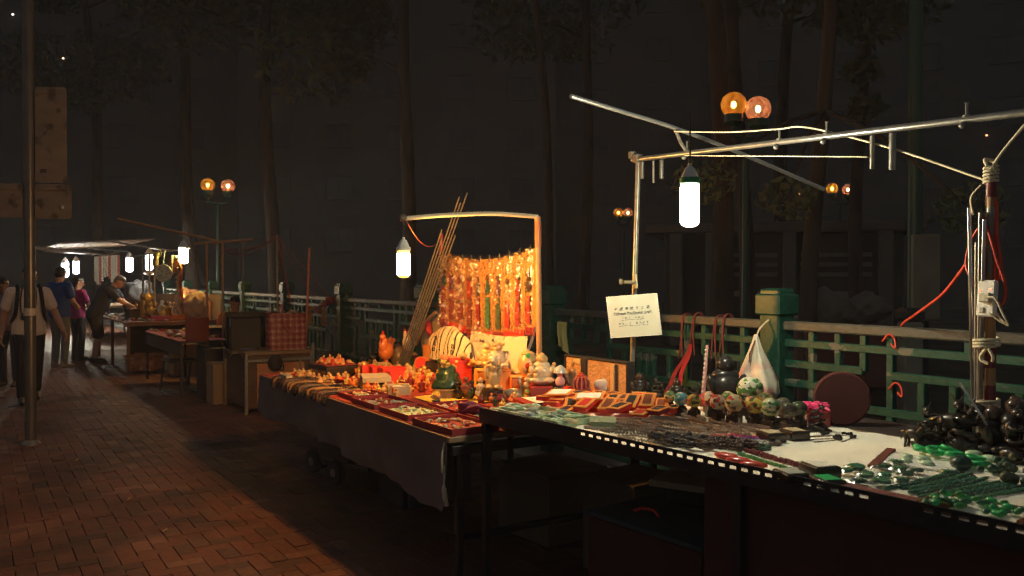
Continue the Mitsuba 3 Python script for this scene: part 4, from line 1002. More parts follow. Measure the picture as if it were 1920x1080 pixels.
tp = lambda m: mv(m, (AX, AY, 0), ARZ)
tb = thing('market_table', 'long stall table with slotted steel rim and cream cloth under the white lamp', 'table')
part(tb, 'top', tp(box(1.10, 3.18, .022, .003, (.56, -1.60, ZB - .026))), table_wood)
part(tb, 'back_board', tp(box(.235, 1.10, .022, .003, (1.232, -.56, ZB - .026))), table_wood)


def covfn(u, v):
    d = .012 + 1.075 * u; y = -.02 - 3.14 * v
    edge = np.where(u > .95, .05 * n3(np.stack([u * 0, v * 40, u * 0], 1), 1.0, 3), 0)
    z = ZB + .001 + .0018 * n3(np.stack([d * 7, y * 5, d * 0], 1), 1.0, 8) + .0016 * n3(np.stack([d * 2, y * 19, d * 0], 1), 1.0, 9)
    return np.stack([AX + (d + edge - .03 * (u > .95)) * ca - y * sa, AY + (d + edge) * sa + y * ca, z], 1)


part(tb, 'cloth', grid(covfn, 60, 110), cloth_white, True)
# the slotted angle along the front, its upright flange standing above the cloth, with real slots
z0, z1 = ZB - .045, ZB + .029
for q in range(64):
    y = -.01 - q * .05
    s0 = ZB + .004
    part(tb, 'rim_piece', tp(cat_([box(.003, .05, s0 - z0, .0004, (0, y - .025, z0)), box(.003, .05, z1 - (s0 + .012), .0004, (0, y - .025, s0 + .012)), box(.003, .05 if q < 15 or (41 < q < 45) else .021, .012, .0004, (0, y - (.025 if q < 15 or (41 < q < 45) else .0105), s0))])), black_steel)
part(tb, 'rim_foot', tp(box(.035, 3.2, .003, .0004, (.0195, -1.61, z0))), black_steel)
part(tb, 'end_rim', tp(box(1.1, .003, .06, .0005, (.56, -.008, ZB - .045))), black_steel)
for d, y in ((.03, -.03), (1.07, -.03), (.03, -1.6), (1.07, -1.6), (.03, -3.15), (1.07, -3.15)):
    part(tb, 'leg', tp(box(.038, .038, ZB - .05, .002, (d, y, 0))), black_steel)


def skirtfn(u, v):
    y = -1.42 - 1.72 * u
    d = .055 + .016 * np.sin(y * 17 + 2 * np.sin(y * 3)) * v + .01 * np.sin(y * 41) * v
    return np.stack([AX + d * ca - y * sa, AY + d * sa + y * ca, (ZB - .05) * (1 - v) + .06 * v], 1)


part(tb, 'front_skirt', grid(skirtfn, 110, 10), skirt_red, True)
rb_ = thing('red_chest', 'dark red chest with blue cloth on top standing under the second stall', 'chest')
part(rb_, 'body', tp(box(.6, .66, .52, .006, (.42, -1.02, 0))), mat((.06, .014, .013), .8))
part(rb_, 'cover', tp(box(.62, .68, .02, .004, (.42, -1.02, .522))), mat((.03, .045, .055), .8))
single('red_bag_handle', tp(tube(curve([(.24, -.86, .555), (.25, -.90, .572), (.26, -.96, .575), (.25, -1.0, .56)], 5), .007, 7)), card_red, 'bright red handle loop lying on the chest under the second stall', 'handle', smooth=True)
single('plank', tp(box(.26, .42, .03, .004, (.62, -.92, .62), 20)), pale_wood, 'wooden plank lying above the red chest under the second stall', 'plank')
single('plank_rest', tp(box(.2, .3, .075, .004, (.64, -.92, .544), 20)), wood_dark, 'dark box carrying the plank under the second stall', 'box')
for d, y, w, l, h, m_, lb in ((.85, -.25, .4, .4, .52, mat((.10, .085, .06), .7), 'tall pale wooden crate at the left end under the second stall'), (.8, -2.2, .5, .6, .4, card_brown, 'brown carton hidden behind the maroon skirt')):
    single('carton', tp(box(w, l, h, .006, (d, y, 0))), m_, lb, 'box')

# goods of the second stall
BKP = [(2.70, 3.80), (2.73, 3.71), (2.80, 3.74), (2.80, 3.63), (2.87, 3.66), (2.94, 3.62), (2.96, 3.53), (2.97, 3.44), (2.95, 3.34), (2.95, 3.24), (2.94, 3.14), (2.56, 3.36), (2.48, 3.42), (2.68, 3.33), (2.66, 3.22), (2.74, 3.16), (2.83, 3.13), (2.86, 3.24), (2.58, 3.50), (2.50, 3.56), (2.87, 3.44), (2.80, 3.36), (2.88, 3.54), (2.60, 3.62), (2.92, 3.72), (2.62, 3.78), (2.77, 3.26), (2.72, 3.44)]
for q, (x, y) in enumerate(BKP):
    k = thing('booklet_box', 'small red box with orange edged lid at the left of the second stall', 'box', 'orange red boxes on the second stall')
    rz = -58 + R.uniform(-16, 16); tl = R.uniform(-10, 24)
    zb = ZB + .004 + .014 * (q % 3) + abs(math.sin(math.radians(tl))) * .05
    pb = lambda m: mv(m, (x, y, zb), rz, tl, R.uniform(-4, 4) if False else 0)
    part(k, 'carton', pb(box(.072, .125, .020, .002)), card_red if q % 4 else card_dkred)
    part(k, 'lid', pb(box(.075, .128, .005, .002, (0, 0, .0205))), card_orange)
    part(k, 'picture', pb(box(.040, .088, .0015, .0004, (0, 0, .0256))), [mat((.06, .03, .03), .4), mat((.22, .06, .03), .4), ink, card_red][q % 4])
for q, (x, y, lb) in enumerate(((2.62, 3.66, 'white card in orange border, left of the two on the boxes'), (2.66, 3.46, 'larger white card in orange border, right of the two on the boxes'))):
    k = thing('framed_card', lb, 'card')
    pb = lambda m: mv(m, (x, y, ZB + .072), -50 + 8 * q, 3, -2)
    part(k, 'border', pb(box(.13 + .02 * q, .17, .008, .002)), card_orange)
    part(k, 'sheet', pb(box(.10 + .02 * q, .135, .002, .0005, (0, 0, .0085))), card_white)
place('bangle_tray', 'flat green tray of glass bangles at the left front corner of the second stall', 'tray', open_tray(.24, .52, .022, jade_pale, mat((.20, .26, .18), .6)), *t2(.15, -.33)[:2], ZB + .004, 1, ARZ)
for q in range(58):
    d, y = R.uniform(.035, .27), R.uniform(-.60, -.05)
    x_, y_ = t2(d, y)[:2]
    mt = [glass_bit, glass_green, jade_pale, mat((.62, .52, .30), .1, clearcoat=1.0, metallic=.3), mat((.26, .30, .34), .1, clearcoat=1.0, metallic=.3)][R.integers(0, 5)]
    r_ = R.uniform(.024, .034)
    single('glass_bangle', mv(tube([(r_ * math.cos(a), r_ * math.sin(a), 0) for a in np.linspace(0, 6.2832, 21)], R.uniform(.005, .008), 7), (x_, y_, ZB + .016 + R.uniform(0, .014)), R.uniform(0, 180), R.uniform(0, 35)), mt, 'glassy bangle heaped at the left front corner of the second stall', 'bangle', 'glass bangles at the left corner', smooth=True)
place('green_box', 'pale green flat box just right of the heaped glass bangles', 'box', [('carton', box(.12, .16, .03, .003), mat((.24, .30, .20), .5))], *t2(.24, -.66)[:2], ZB + .003, 1, -40)


def coil(x, y, a, b, r, n, turns, rot, seed, z=0.0):
    """Beads of a strand laid in loose flattened loops."""
    g = np.random.default_rng(seed)
    t = np.linspace(0, 2 * math.pi * turns, n)
    s = 1 - .12 * t / (2 * math.pi)
    px_, py_ = a * np.cos(t) * s + .006 * g.normal(size=n).cumsum() * .12, b * np.sin(t) * s
    c, s_ = math.cos(rot), math.sin(rot)
    return np.stack([x + c * px_ - s_ * py_, y + s_ * px_ + c * py_, ZB + .001 + r + z + .6 * r * (t > 2 * math.pi) + .15 * r * g.normal(size=n)], 1)


NK = [(2.59, 3.12), (2.79, 3.02), (2.92, 2.98), (2.96, 2.84), (2.96, 2.68), (2.51, 2.79), (2.58, 2.70), (2.72, 2.70), (2.60, 2.92), (2.42, 2.60), (2.64, 2.56), (2.80, 2.60), (2.50, 3.04), (2.70, 2.95), (2.72, 2.83), (2.84, 2.88), (2.86, 2.74), (2.40, 2.84), (2.41, 2.99), (2.66, 3.06), (2.50, 2.92), (2.60, 2.80), (2.36, 2.70), (2.84, 2.64)]
for q, (x, y) in enumerate(NK):
    m_ = [mat((.20, .13, .10), .2, clearcoat=1.0), mat((.12, .10, .09), .2, clearcoat=1.0), mat((.34, .29, .23), .25, clearcoat=.8), mat((.26, .17, .12), .25, clearcoat=.8)][q % 4]
    single('bead_necklace', spheres(coil(x, y, R.uniform(.09, .13), R.uniform(.03, .05), .0058, 84, 1.9, R.uniform(1.2, 2.2), 100 + q, .004 * (q % 3)), .0058, 1), m_, 'dark bead necklace coiled in the heap on the second stall', 'necklace', 'dark necklaces heap', smooth=True)
for q, (x, y) in enumerate([(2.40, 2.62), (2.44, 2.50), (2.52, 2.52), (2.58, 2.44), (2.47, 2.58), (2.60, 2.38), (2.38, 2.52), (2.50, 2.38)]):
    single('large_bead_necklace', spheres(coil(x, y, .075, .035, .0125, 26, 1.05, 1.7 + R.normal(0, .4), 300 + q, .010), .0125, 1), [bead_black, bead_brown][q % 2], 'necklace of large dark shiny beads near the slotted rim of the second stall', 'necklace', 'large bead necklaces', smooth=True)
for q, (x, y) in enumerate([(2.68, 2.44), (2.70, 2.38), (2.75, 2.36), (2.64, 2.32)]):
    single('grey_bracelet', spheres(coil(x, y, .032, .03, .009, 20, 1, 0, 330 + q), .009, 1), [bead_black, glass_bit, bead_grey, jade_dark][q % 4], 'bracelet of round beads just right of the dark bead heap', 'bracelet', 'bracelets right of the heap', smooth=True)
for q, (x, y) in enumerate(((2.70, 2.56), (2.76, 2.52), (2.73, 2.49))):
    single('pink_necklace', spheres(coil(x, y, .07, .022, .006, 60, 2.2, 1.9, 350 + q), .006, 1), mat([(.50, .03, .09), (.52, .03, .07), (.20, .08, .40)][q], .3), ['deep pink bead string beside the dark heap, nearest the rim', 'deep pink bead string beside the dark heap, nearest the black boxes', 'violet bead string behind the two pink ones'][[1, 0, 2][q]], 'necklace', smooth=True)
# red, green and maroon strings at the front
strg = lambda pts, r, nn: spheres(np.array([[np.interp(t, np.linspace(0, 1, len(pts)), np.asarray(pts)[:, k]) for k in range(2)] + [ZB + .001 + r] for t in np.linspace(0, 1, nn)]) + np.c_[R.normal(0, .0022, (nn, 2)), np.zeros(nn)], r, 1)
single('maroon_string', cat_([strg([(2.55, 2.32), (2.52, 2.18), (2.50, 2.02), (2.47, 1.92)], .0075, 40), strg([(2.57, 2.32), (2.54, 2.17), (2.52, 2.02), (2.49, 1.92)], .0075, 40)]), bead_red, 'double string of maroon beads along the front of the bare cloth', 'necklace', smooth=True)
single('green_string', strg([(2.49, 2.30), (2.46, 2.16), (2.44, 2.02), (2.41, 1.95)], .0065, 52), mat((.06, .26, .08), .3), 'thin string of green beads between the maroon string and the red pieces', 'necklace', smooth=True)
for q, (x, y) in enumerate(((2.39, 2.27), (2.37, 2.19), (2.36, 2.11))):
    single('coral_piece', mv(ell((0, 0, .011), (.028, .05, .012), 2), (x, y, ZB + .002), 12 + q * 9), mat((.48, .04, .02), .15, clearcoat=1.0), ['red coral piece at the rim, left of three', 'red coral piece at the rim, middle of three', 'red coral piece at the rim, right of three'][q], 'coral', smooth=True)
for q, (x, y, w, h, lb) in enumerate(((2.81, 2.42, .085, .036, 'black ring box, left of two at the back of the bare cloth'), (2.93, 2.40, .085, .036, 'black ring box, right of two at the back of the bare cloth'), (2.33, 1.92, .085, .026, 'flat black box at the slotted rim with glass lid'), (2.45, 1.90, .095, .040, 'taller black box beside the flat one at the rim'), (2.36, 1.80, .08, .024, 'black tray with green stones at the rim'))):
    place('ring_box', lb, 'box', [('shell', box(w, w * 1.25, h, .004), ebony), ('pad', box(w * .72, w * .95, .003, .001, (0, 0, h + .0005)), [pale_wood, pale_wood, glass_bit, card_white, jade_bright][q])], x, y, ZB + .003, 1, -20)

# painted glass balls on dark wooden stands
BALL = [(2.99, 3.22, .030, 0), (2.95, 3.10, .034, 1), (2.96, 3.02, .034, 2), (3.05, 3.0, .030, 3), (3.00, 2.905, .037, 4), (3.17, 3.0, .034, 0), (3.01, 2.81, .042, 5), (3.05, 2.72, .040, 2), (3.25, 2.93, .066, 6), (3.05, 2.63, .042, 7), (3.21, 2.80, .040, 8), (3.17, 2.66, .038, 9), (3.14, 3.10, .030, 4), (3.12, 2.92, .032, 2), (3.14, 2.82, .034, 5), (3.16, 2.56, .036, 9), (3.06, 2.54, .038, 9)]
BL = ['leftmost of the painted glass balls on stands', 'turquoise and white painted glass ball on a stand', 'yellow painted glass ball third from the left', 'small white and red painted glass ball in the second row', 'painted glass ball with a vivid red bird', 'painted glass ball in the back row, left of the big one', 'red and cream painted glass ball in the middle of the front row',
      'golden painted glass ball right of the middle one', 'biggest painted glass ball, white with green leaves, at the back', 'green and white painted glass ball right in the front row', 'amber dark glass ball behind the front row', 'dark glass ball at the right end, upper one', 'small red painted glass ball at the back left', 'small yellow glass ball in the second row', 'cream and red glass ball in the second row behind the middle', 'dark glass ball near the pink trimmed box', 'black glass ball at the right front of the dark group']
PC = [((.58, .48, .26), (.10, .16, .05)), ((.10, .40, .46), (.70, .68, .55)), ((.55, .42, .08), (.40, .08, .03)), ((.62, .56, .42), (.34, .05, .04)), ((.60, .50, .36), (.62, .05, .02)), ((.62, .52, .30), (.50, .07, .03)), ((.68, .66, .50), (.10, .26, .08)), ((.46, .48, .30), (.05, .18, .07)), ((.42, .32, .10), (.10, .06, .03)), ((.05, .035, .03), (.10, .09, .07))]


def ballmat(q, c1, c2):
    def f(p, n, uv):
        w = smoothstep(.50, .58, fbm(p.x * 34 + q * 5, p.y * 34, p.z * 38, 2))
        w2 = smoothstep(.62, .66, fbm(p.x * 46 + q * 9, p.y * 46 + 5, p.z * 46, 2))
        return mix(mix(c1, c2, w), (.06, .09, .03), w2)
    return pmat('painted_ball_%s' % 'abcdefghij'[q], f, .07, clearcoat=1.0, clearcoat_gloss=.98)


bm = [ballmat(q, *c) for q, c in enumerate(PC)]
for (x, y, r, c), lb in zip(BALL, BL):
    k = thing('glass_ball', lb, 'glass ball')
    hs = .042 + r * .35
    part(k, 'stand', mv(cat_([box(r * 1.45, r * 1.45, hs * .72, .004), lathe([(r * .6, hs * .7), (r * .62, hs * .8), (r * .45, hs)], 14)]), (x, y, ZB + .001), R.uniform(-30, 30)), wood_dark, 30)
    part(k, 'ball', ell((x, y, ZB + hs * .93 + r), r, 3), bm[c], True)

# dark statues at the back of the second stall
for q, (x, y, h, lb) in enumerate(((3.24, 3.74, .135, 'dark seated statue behind the boxes, left end'), (3.27, 3.62, .115, 'dark statue second from the left behind the boxes'), (3.30, 3.50, .12, 'dark statue third from the left behind the boxes'), (3.34, 3.40, .11, 'dark statue just left of the red strips'))):
    place('dark_statue', lb, 'statue', fig_dragon(ebony, wood_dark, bead_black, 40 + q) if q % 2 else fig_sitter(ebony, wood_dark, wood_dark), x, y, ZB, h, FACE)
place('dark_buddha', 'large dark seated statue leaning back behind the painted balls', 'statue', fig_sitter(mat((.022, .02, .02), .25, clearcoat=.6), mat((.022, .02, .02), .25, clearcoat=.6), ebony), 3.36, 3.20, ZB, .27, FACE)
single('tan_pebble', mv(ICO[2], (3.16, 3.42, ZB + .018), 30, s=(.028, .02, .019)), mat((.30, .22, .12), .5), 'small tan carved lump beside the dark statues', 'carving', smooth=True)
st_ = thing('jewelled_stick', 'pinkish jewelled stick with red knob leaning over the painted balls', 'stick')
part(st_, 'shaft', tube([(3.18, 3.18, ZB + .08), (3.30, 3.27, ZB + .32)], [.011, .008], 8), mat((.46, .24, .22), .3), 40)
part(st_, 'bead', spheres([np.array([3.18, 3.18, ZB + .08]) + t * np.array([.12, .09, .24]) + [-.008, 0, .002] for t in np.linspace(.05, .9, 10)], .007, 1), glass_bit, True)
part(st_, 'knob', cat_([ell((3.16, 3.16, ZB + .055), (.034, .04, .03), 2), ell((3.12, 3.20, ZB + .045), (.03, .045, .026), 2), ell((3.13, 3.10, ZB + .06), (.028, .026, .03), 1)]), mat((.48, .06, .05), .35), True)
for q, (y0, y1) in enumerate(((4.27, 4.33), (4.24, 4.26))):
    single('red_strap', grid(lambda u, v: np.stack([4.10 - .72 * v + .012 * np.sin(v * 9), 4.22 + (u - .5) * .035 - .62 * v + (.10 * q) * v, 1.13 - .22 * v - .02 * np.sin(v * 3)], 1), 4, 14), card_dkred if q else mat((.34, .02, .025), .7), ['broad red strap hanging from the fence to the stall', 'narrow red strap beside the broad one'][q], 'strap', smooth=True)
for q, (y, zt, zb, w) in enumerate(((4.36, 1.32, .98, .02), (4.25, 1.33, 1.05, .026), (4.05, 1.32, 1.0, .024), (3.98, 1.33, 1.04, .03))):
    single('knotted_cord', cat_([tube(curve([(4.155, y + .03, zb + .04), (4.15, y + .02 * math.sin(q), (zt + zb) / 2), (4.16, y, zt - .02), (4.205, y, zt + .008), (4.25, y - .01, zt - .03)], 6), .006, 6), tube(curve([(4.15, y - .02, zb), (4.145, y - .012, (zt + zb) / 2), (4.16, y - .01, zt - .02), (4.205, y - .015, zt + .012), (4.25, y - .03, zt - .05)], 6), .006, 6)]), mat((.13, .03, .028), .8),
           ['dark red cord knotted over the fence rail, leftmost', 'dark red cord over the fence rail, second from left', 'dark red cord over the fence rail, third from left', 'thick dark red cord over the fence rail nearest the square post'][q], 'cord', smooth=True)
bagv = np.array
pbg = thing('plastic_bag', 'white and pink plastic bag hanging from the fence on a cream cord', 'bag')
m = lathe([(.012, .30), (.025, .26), (.055, .19), (.10, .10), (.135, .02), (.14, -.04), (.11, -.10), (.03, -.125)], 26)
v = m.vertices; a_ = np.arctan2(v[:, 1], v[:, 0]); v[:, :2] *= (1 + .10 * np.sin(a_ * 5 + v[:, 2] * 4) + .07 * np.sin(a_ * 11))[:, None]; v[:, 0] *= .62
part(pbg, 'film', mv(m, (4.03, 3.59, .935)), pmat('bag_film', lambda p, n, uv: mix((.70, .66, .55), (.62, .30, .28), smoothstep(.46, .6, fbm(p.x * 9, p.y * 9, p.z * 9 + 4, 2)) * smoothstep(1.1, .98, p.z)), .45), True)
part(pbg, 'cord', tube(curve([(4.03, 3.59, 1.20), (4.06, 3.585, 1.27), (4.15, 3.575, 1.33), (4.2, 3.57, 1.32)], 5), .006, 6), cord_cream, 60)
part(pbg, 'drawstring', tube([(4.02, 3.585, 1.20), (3.96, 3.575, 1.12), (3.95, 3.57, 1.07)], .005, 6), mat((.20, .10, .07), .8), 60)

# dark red round stool seat and pink trimmed box behind the cloth
ds = thing('round_board', 'dark red round board standing on edge at the back of the second stall', 'board')
part(ds, 'disc', mv(mv(lathe([(.02, -.012), (.125, -.014), (.132, 0), (.125, .014), (.02, .012)], 36), rx=90), (3.62, 2.68, .985), -48), mat((.06, .011, .012), .75), 40)
part(ds, 'edge_band', mv(mv(lathe([(.129, -.006), (.1335, -.006), (.1335, .006), (.129, .006)], 36), rx=90), (3.62, 2.68, .985), -48), mat((.17, .05, .04), .5), 40)
single('stool', box(.42, .9, .82, .01, (3.74, 2.5, .03)), mat((.03, .022, .022), .7), 'dark cabinet behind the second stall that carries the round board', 'cabinet')
place('pink_trim_box', 'dark red box with pink tinsel on top behind the glass balls', 'box', [('carton', box(.10, .14, .07, .004), card_dkred), ('tinsel', cat_([tube(curve([(R.uniform(-.06, .06), R.uniform(-.08, .08), .075), (R.uniform(-.06, .06), R.uniform(-.08, .08), .095), (R.uniform(-.06, .06), R.uniform(-.08, .08), .078)], 4), .006, 5) for _ in range(14)]), mat((.72, .06, .22), .5)), ('tag', box(.002, .03, .03, .0005, (-.051, -.03, .02)), card_grey)], 3.30, 2.58, ZB, 1, -40)
single('blue_dish', mv(lathe([(.02, 0), (.05, .004), (.06, .014), (.055, .012), (.02, .006)], 18), (3.40, 2.72, ZB + .06)), mat((.16, .30, .36), .4), 'small pale blue dish behind the dark glass balls', 'dish', smooth=40)
single('dish_stand', box(.07, .07, .058, .004, (3.40, 2.72, ZB)), ebony, 'black block under the pale blue dish', 'block')
place('dark_statue', 'knobbly dark carving right of the glass balls', 'statue', fig_dragon(ebony, bead_black, glaze_dark, 61), 3.17, 2.47, ZB, .12, FACE)
hp = [((2.90, 2.36), (3.08, 2.30)), ((2.96, 2.40), (3.17, 2.32)), ((2.93, 2.30), (3.05, 2.27)), ((3.03, 2.24), (3.14, 2.27)), ((2.88, 2.40), (3.10, 2.38))]
for q, (a, b) in enumerate(hp):
    k = thing('hair_pin', 'thin dark hair pin with tassel head lying on the bare cream cloth', 'hair pin', 'hair pins on the cloth')
    part(k, 'needle', tube([(a[0], a[1], ZB + .004), (b[0], b[1], ZB + .006)], .0018, 5), black_steel)
    part(k, 'head', spheres(np.c_[b[0] + R.normal(0, .012, 9), b[1] + R.normal(0, .008, 9), ZB + .008 + R.uniform(0, .006, 9)], .006, 1), bead_black, True)

# jade corner
for q, (x, y, r) in enumerate([(2.65, 1.90, .030), (2.72, 1.84, .026), (2.81, 1.85, .026), (2.58, 1.81, .025), (2.45, 1.75, .030), (2.50, 1.70, .032), (2.61, 1.70, .026), (2.76, 1.74, .023), (2.52, 1.77, .023), (2.62, 1.77, .024), (2.69, 1.73, .022), (2.54, 1.86, .024), (2.85, 1.68, .026), (2.60, 1.86, .022), (2.72, 1.78, .024), (2.56, 1.74, .022)]):
    k = thing('jade_disc', 'flat green jade disc in clear wrap on the right of the bare cloth', 'jade disc', 'jade discs in wrap')
    tl = R.uniform(-6, 6)
    pj = lambda m: mv(m, (x, y, ZB + .006 + .004 * (q % 3)), R.uniform(0, 180), tl, 4)
    part(k, 'disc', pj(lathe([(.004, 0), (r * .92, 0), (r, .005), (r * .92, .010), (.006, .011)], 20)), [jade_mid, jade_dark, jade_mid][q % 3], 40)
    part(k, 'wrap', mv(grid(lambda u, v: np.stack([(u - .5) * r * 2.7, (v - .5) * r * 2.9, .022 + .006 * n3(np.stack([u * 6, v * 6, u * 0 + q], 1), 1.0) - .016 * np.maximum(np.abs(u - .5), np.abs(v - .5)) ** 2 * 4], 1), 9, 9), (x, y, ZB + .004 * (q % 3)), R.uniform(0, 180)), 'clear_film', True)
for q, (x, y, r) in enumerate([(3.10, 1.93, .030), (3.11, 1.88, .030), (3.10, 1.82, .030), (3.09, 1.76, .029), (3.07, 1.71, .029), (3.03, 1.84, .026), (3.02, 1.66, .026), (3.05, 1.90, .026), (3.04, 1.77, .027), (3.00, 1.72, .026)]):
    single('jade_bangle', mv(tube([(r * math.cos(a), r * math.sin(a), 0) for a in np.linspace(0, 6.2832, 25)], .0085, 8), (x, y, ZB + .02 + .008 * (q % 3)), R.uniform(0, 180), R.uniform(5, 30)), jade_bright, 'vivid green jade bangle in the row left of the dark statues', 'bangle', 'vivid green bangles', smooth=True)
for q, (x, y, r) in enumerate([(2.95, 1.90, .026), (2.96, 1.84, .025), (2.90, 1.79, .028), (3.22, 1.90, .030), (3.22, 1.80, .032), (3.18, 1.72, .031), (2.88, 1.86, .025)]):
    single('pale_jade_oval', mv(ICO[2], (x, y, ZB + .013), R.uniform(0, 180), 0, 0, (r, r * .8, .012)), jade_pale, 'pale green jade oval among the vivid green bangles', 'jade oval', 'pale jade ovals', smooth=True)
single('white_tray', box(.20, .26, .008, .002, (2.93, 1.83, ZB + .001), 15), plastic_white, 'white flat tray under the pale jade pieces', 'tray')
single('maroon_edge_strip', box(.36, .035, .012, .002, (2.88, 1.955, ZB + .001), 24), mat((.13, .03, .022), .6), 'dark red strip bordering the jade at the bare cloth', 'strip')
single('maroon_edge_strip', box(.05, .42, .016, .003, (2.385, 1.62, ZB + .001), ARZ), mat((.16, .03, .025), .6), 'dark red strip along the rim in front of the jade discs', 'strip')
for q in range(16):
    x, y = 2.66 + R.uniform(-.03, .05), 1.665 - q * .0155 + R.normal(0, .002)
    single('jade_necklace', spheres(coil(x, y, .19, .007, .0048, 96, 1.0, .03 + R.normal(0, .02) - .01 * q, 500 + q, .003 * (q % 2)), .0048, 1), [jade_mid, jade_dark, mat((.04, .16, .10), .25, clearcoat=.6)][q % 3], 'dark green bead necklace stretched straight in the row right of the jade discs', 'necklace', 'dark green necklaces', smooth=True)
single('green_round_box', ell((2.96, 1.70, ZB + .024), (.036, .036, .028), 2), mat((.02, .05, .04), .3), 'round dark green pot beside the vivid bangles', 'pot', smooth=True)
for q in range(46):
    x, y = R.uniform(2.86, 3.28), R.uniform(1.30, 1.66)
    single('dull_green_bead', ell((x, y, ZB + .016 + R.uniform(0, .018)), R.uniform(.012, .02), 1), [mat((.05, .085, .05), .2, clearcoat=.8), mat((.08, .09, .05), .2, clearcoat=.8), jade_dark][q % 3], 'dull green round bead in the pile at the right end of the second stall', 'bead', 'dull green bead pile', smooth=True)
kt = place('jade_tray', 'shallow tray with wooden edge holding bright green jade at the rim', 'tray', open_tray(.20, .30, .012, mat((.20, .12, .06), .6), cloth_white, .005), 2.455, 1.36, ZB + .002, 1, ARZ + 4)
for q in range(34):
    x, y = 2.455 + R.uniform(-.085, .07), 1.37 + R.uniform(-.12, .11)
    single('bright_jade_piece', mv(ICO[1], (x, y, ZB + .02 + R.uniform(0, .014)), R.uniform(0, 180), 0, 0, (R.uniform(.012, .024), .011, .009)), [jade_bright, mat((.06, .30, .08), .2, clearcoat=.7), jade_mid][q % 3], 'bright green jade piece heaped in the wooden edged tray', 'jade piece', 'bright jade pieces', smooth=True)
for q in range(2):
    place('wooden_frame_tray', ['wooden framed tray of dull green strings at the right end of the rim', 'second wooden framed tray of dull strings behind the first one'][q], 'tray', open_tray(.26, .26, .016, mat((.34, .14, .05), .5), mat((.10, .10, .06), .8), .005) + [('string', cat_([spheres(np.c_[np.linspace(-.11, .11, 34), np.full(34, -.1 + .02 * s), np.full(34, .016)], .005, 0) for s in range(11)]), mat((.09, .10, .06), .25, clearcoat=.5))], 2.53 + .26 * q, 1.10 + .06 * q, ZB + .002, 1, ARZ)

# dark glossy statues at the right back
DS = [(3.24, 1.98, .17, 0), (3.30, 1.92, .20, 1), (3.27, 1.85, .21, 0), (3.31, 1.78, .19, 2), (3.34, 1.71, .23, 2), (3.28, 1.65, .20, 0), (3.33, 1.54, .22, 1), (3.18, 2.02, .11, 1)]
DL = ['leftmost knobbly dark statue in the right back group', 'second dark statue from the left in the right back group', 'dark statue with a long glinting blade in the right back group', 'fourth dark statue from the left in the right back group', 'tall dark reddish statue before the bamboo pole', 'dark horse like statue right of the tall one', 'rightmost dark statue at the frame edge', 'small dark carving in front of the leftmost statue']
for (x, y, h, kd), lb in zip(DS, DL):
    pt = [fig_dragon(bead_black, bead_brown, ebony, int(y * 100)), fig_horse(dragon_dark, dragon_dark), fig_sitter(dragon_dark, bead_brown, ebony)][kd]
    k = place('glossy_statue', lb, 'statue', pt, x, y, ZB, h, FACE + R.uniform(-40, 40))
    if 'blade' in lb: part(k, 'blade', bar((x + .02, y + .05, ZB + .27), (x - .01, y - .08, ZB + .12), .012, .004, .001), chrome)
place('gilt_statue', 'small partly gilded statue at the right frame edge', 'statue', fig_stander(dragon_dark, gold, ebony), 3.26, 1.60, ZB, .17, FACE)
ws = thing('white_stand', 'white slotted plastic upright standing at the right back of the second stall', 'stand')
for d in (-.007, .007): part(ws, 'strip', box(.006, .009, .30, .001, (3.36, 1.66 + d, ZB)), plastic_white)
part(ws, 'fork', cat_([tube(curve([(3.36, 1.66, ZB + .30), (3.36, 1.675, ZB + .33), (3.36, 1.672, ZB + .36)], 4), .005, 6), tube(curve([(3.36, 1.66, ZB + .30), (3.36, 1.645, ZB + .33), (3.36, 1.648, ZB + .36)], 4), .005, 6)]), plastic_white, 60)

# ------------------------------------------------------------------ frame of the second stall: upright, rail, rod, hooks, sign, bamboo pole
f2 = thing('tube_frame', 'galvanised tube frame over the second stall', 'frame')
part(f2, 'upright', tube([(3.42, 4.03, .0), (3.42, 4.02, 1.0), (3.42, 3.965, 2.30)], .0165, 12), steel_old, 40)
part(f2, 'rail', tube([(3.42, 4.02, 2.297), (3.42, 2.35, 2.235), (3.42, .45, 2.165)], .0155, 12), steel, 40)
part(f2, 'clamp', cat_([box(.05, .05, .05, .006, (3.42, 3.97, 2.275)), mv(lathe([(.022, -.02), (.026, -.018), (.026, .018), (.022, .02)], 12), (3.42, 4.02, 2.325))]), steel_old)
part(f2, 'cross_rod', tube(curve([(2.631, 3.58, 2.517), (3.0, 3.58, 2.468), (3.354, 3.58, 2.42), (3.9, 3.58, 2.315), (4.647, 3.58, 2.147)], 5), .0125, 10), mat((.80, .80, .77), .34, metallic=.9), 40)
part(f2, 'bracket', tube([(3.36, 3.58, 2.41), (3.39, 3.57, 2.34), (3.42, 3.55, 2.285)], .010, 8), steel_old, 40)
for y in (3.55, 2.62, 1.95, 2.9): part(f2, 'bolt', cat_([mv(lathe([(.010, -.03), (.016, -.028), (.016, -.018), (.006, -.015), (.006, .03), (.012, .032)], 8), (3.42, y, 2.236 + (y - 2.35) * .037 + .035)), ell((3.405, y + .01, 2.236 + (y - 2.35) * .037 - .025), .014, 1)]), steel, 40)
for q, (y, l, r_) in enumerate(((3.93, .10, .012), (3.83, .13, .008), (3.76, .11, .012), (2.38, .15, .010), (2.28, .16, .015))):
    single('hanging_tube', tube([(3.42, y, 2.215 + (y - 2.35) * .037), (3.42, y, 2.215 + (y - 2.35) * .037 - l)], r_, 10), [steel, steel_old][q % 2], ['short tube hanging under the rail next to the upright', 'thin short tube hanging under the rail second from the upright', 'short tube hanging under the rail third from the upright', 'thin tube hanging from the rail at right', 'wider tube hanging from the rail at far right'][q], 'tube', smooth=40)
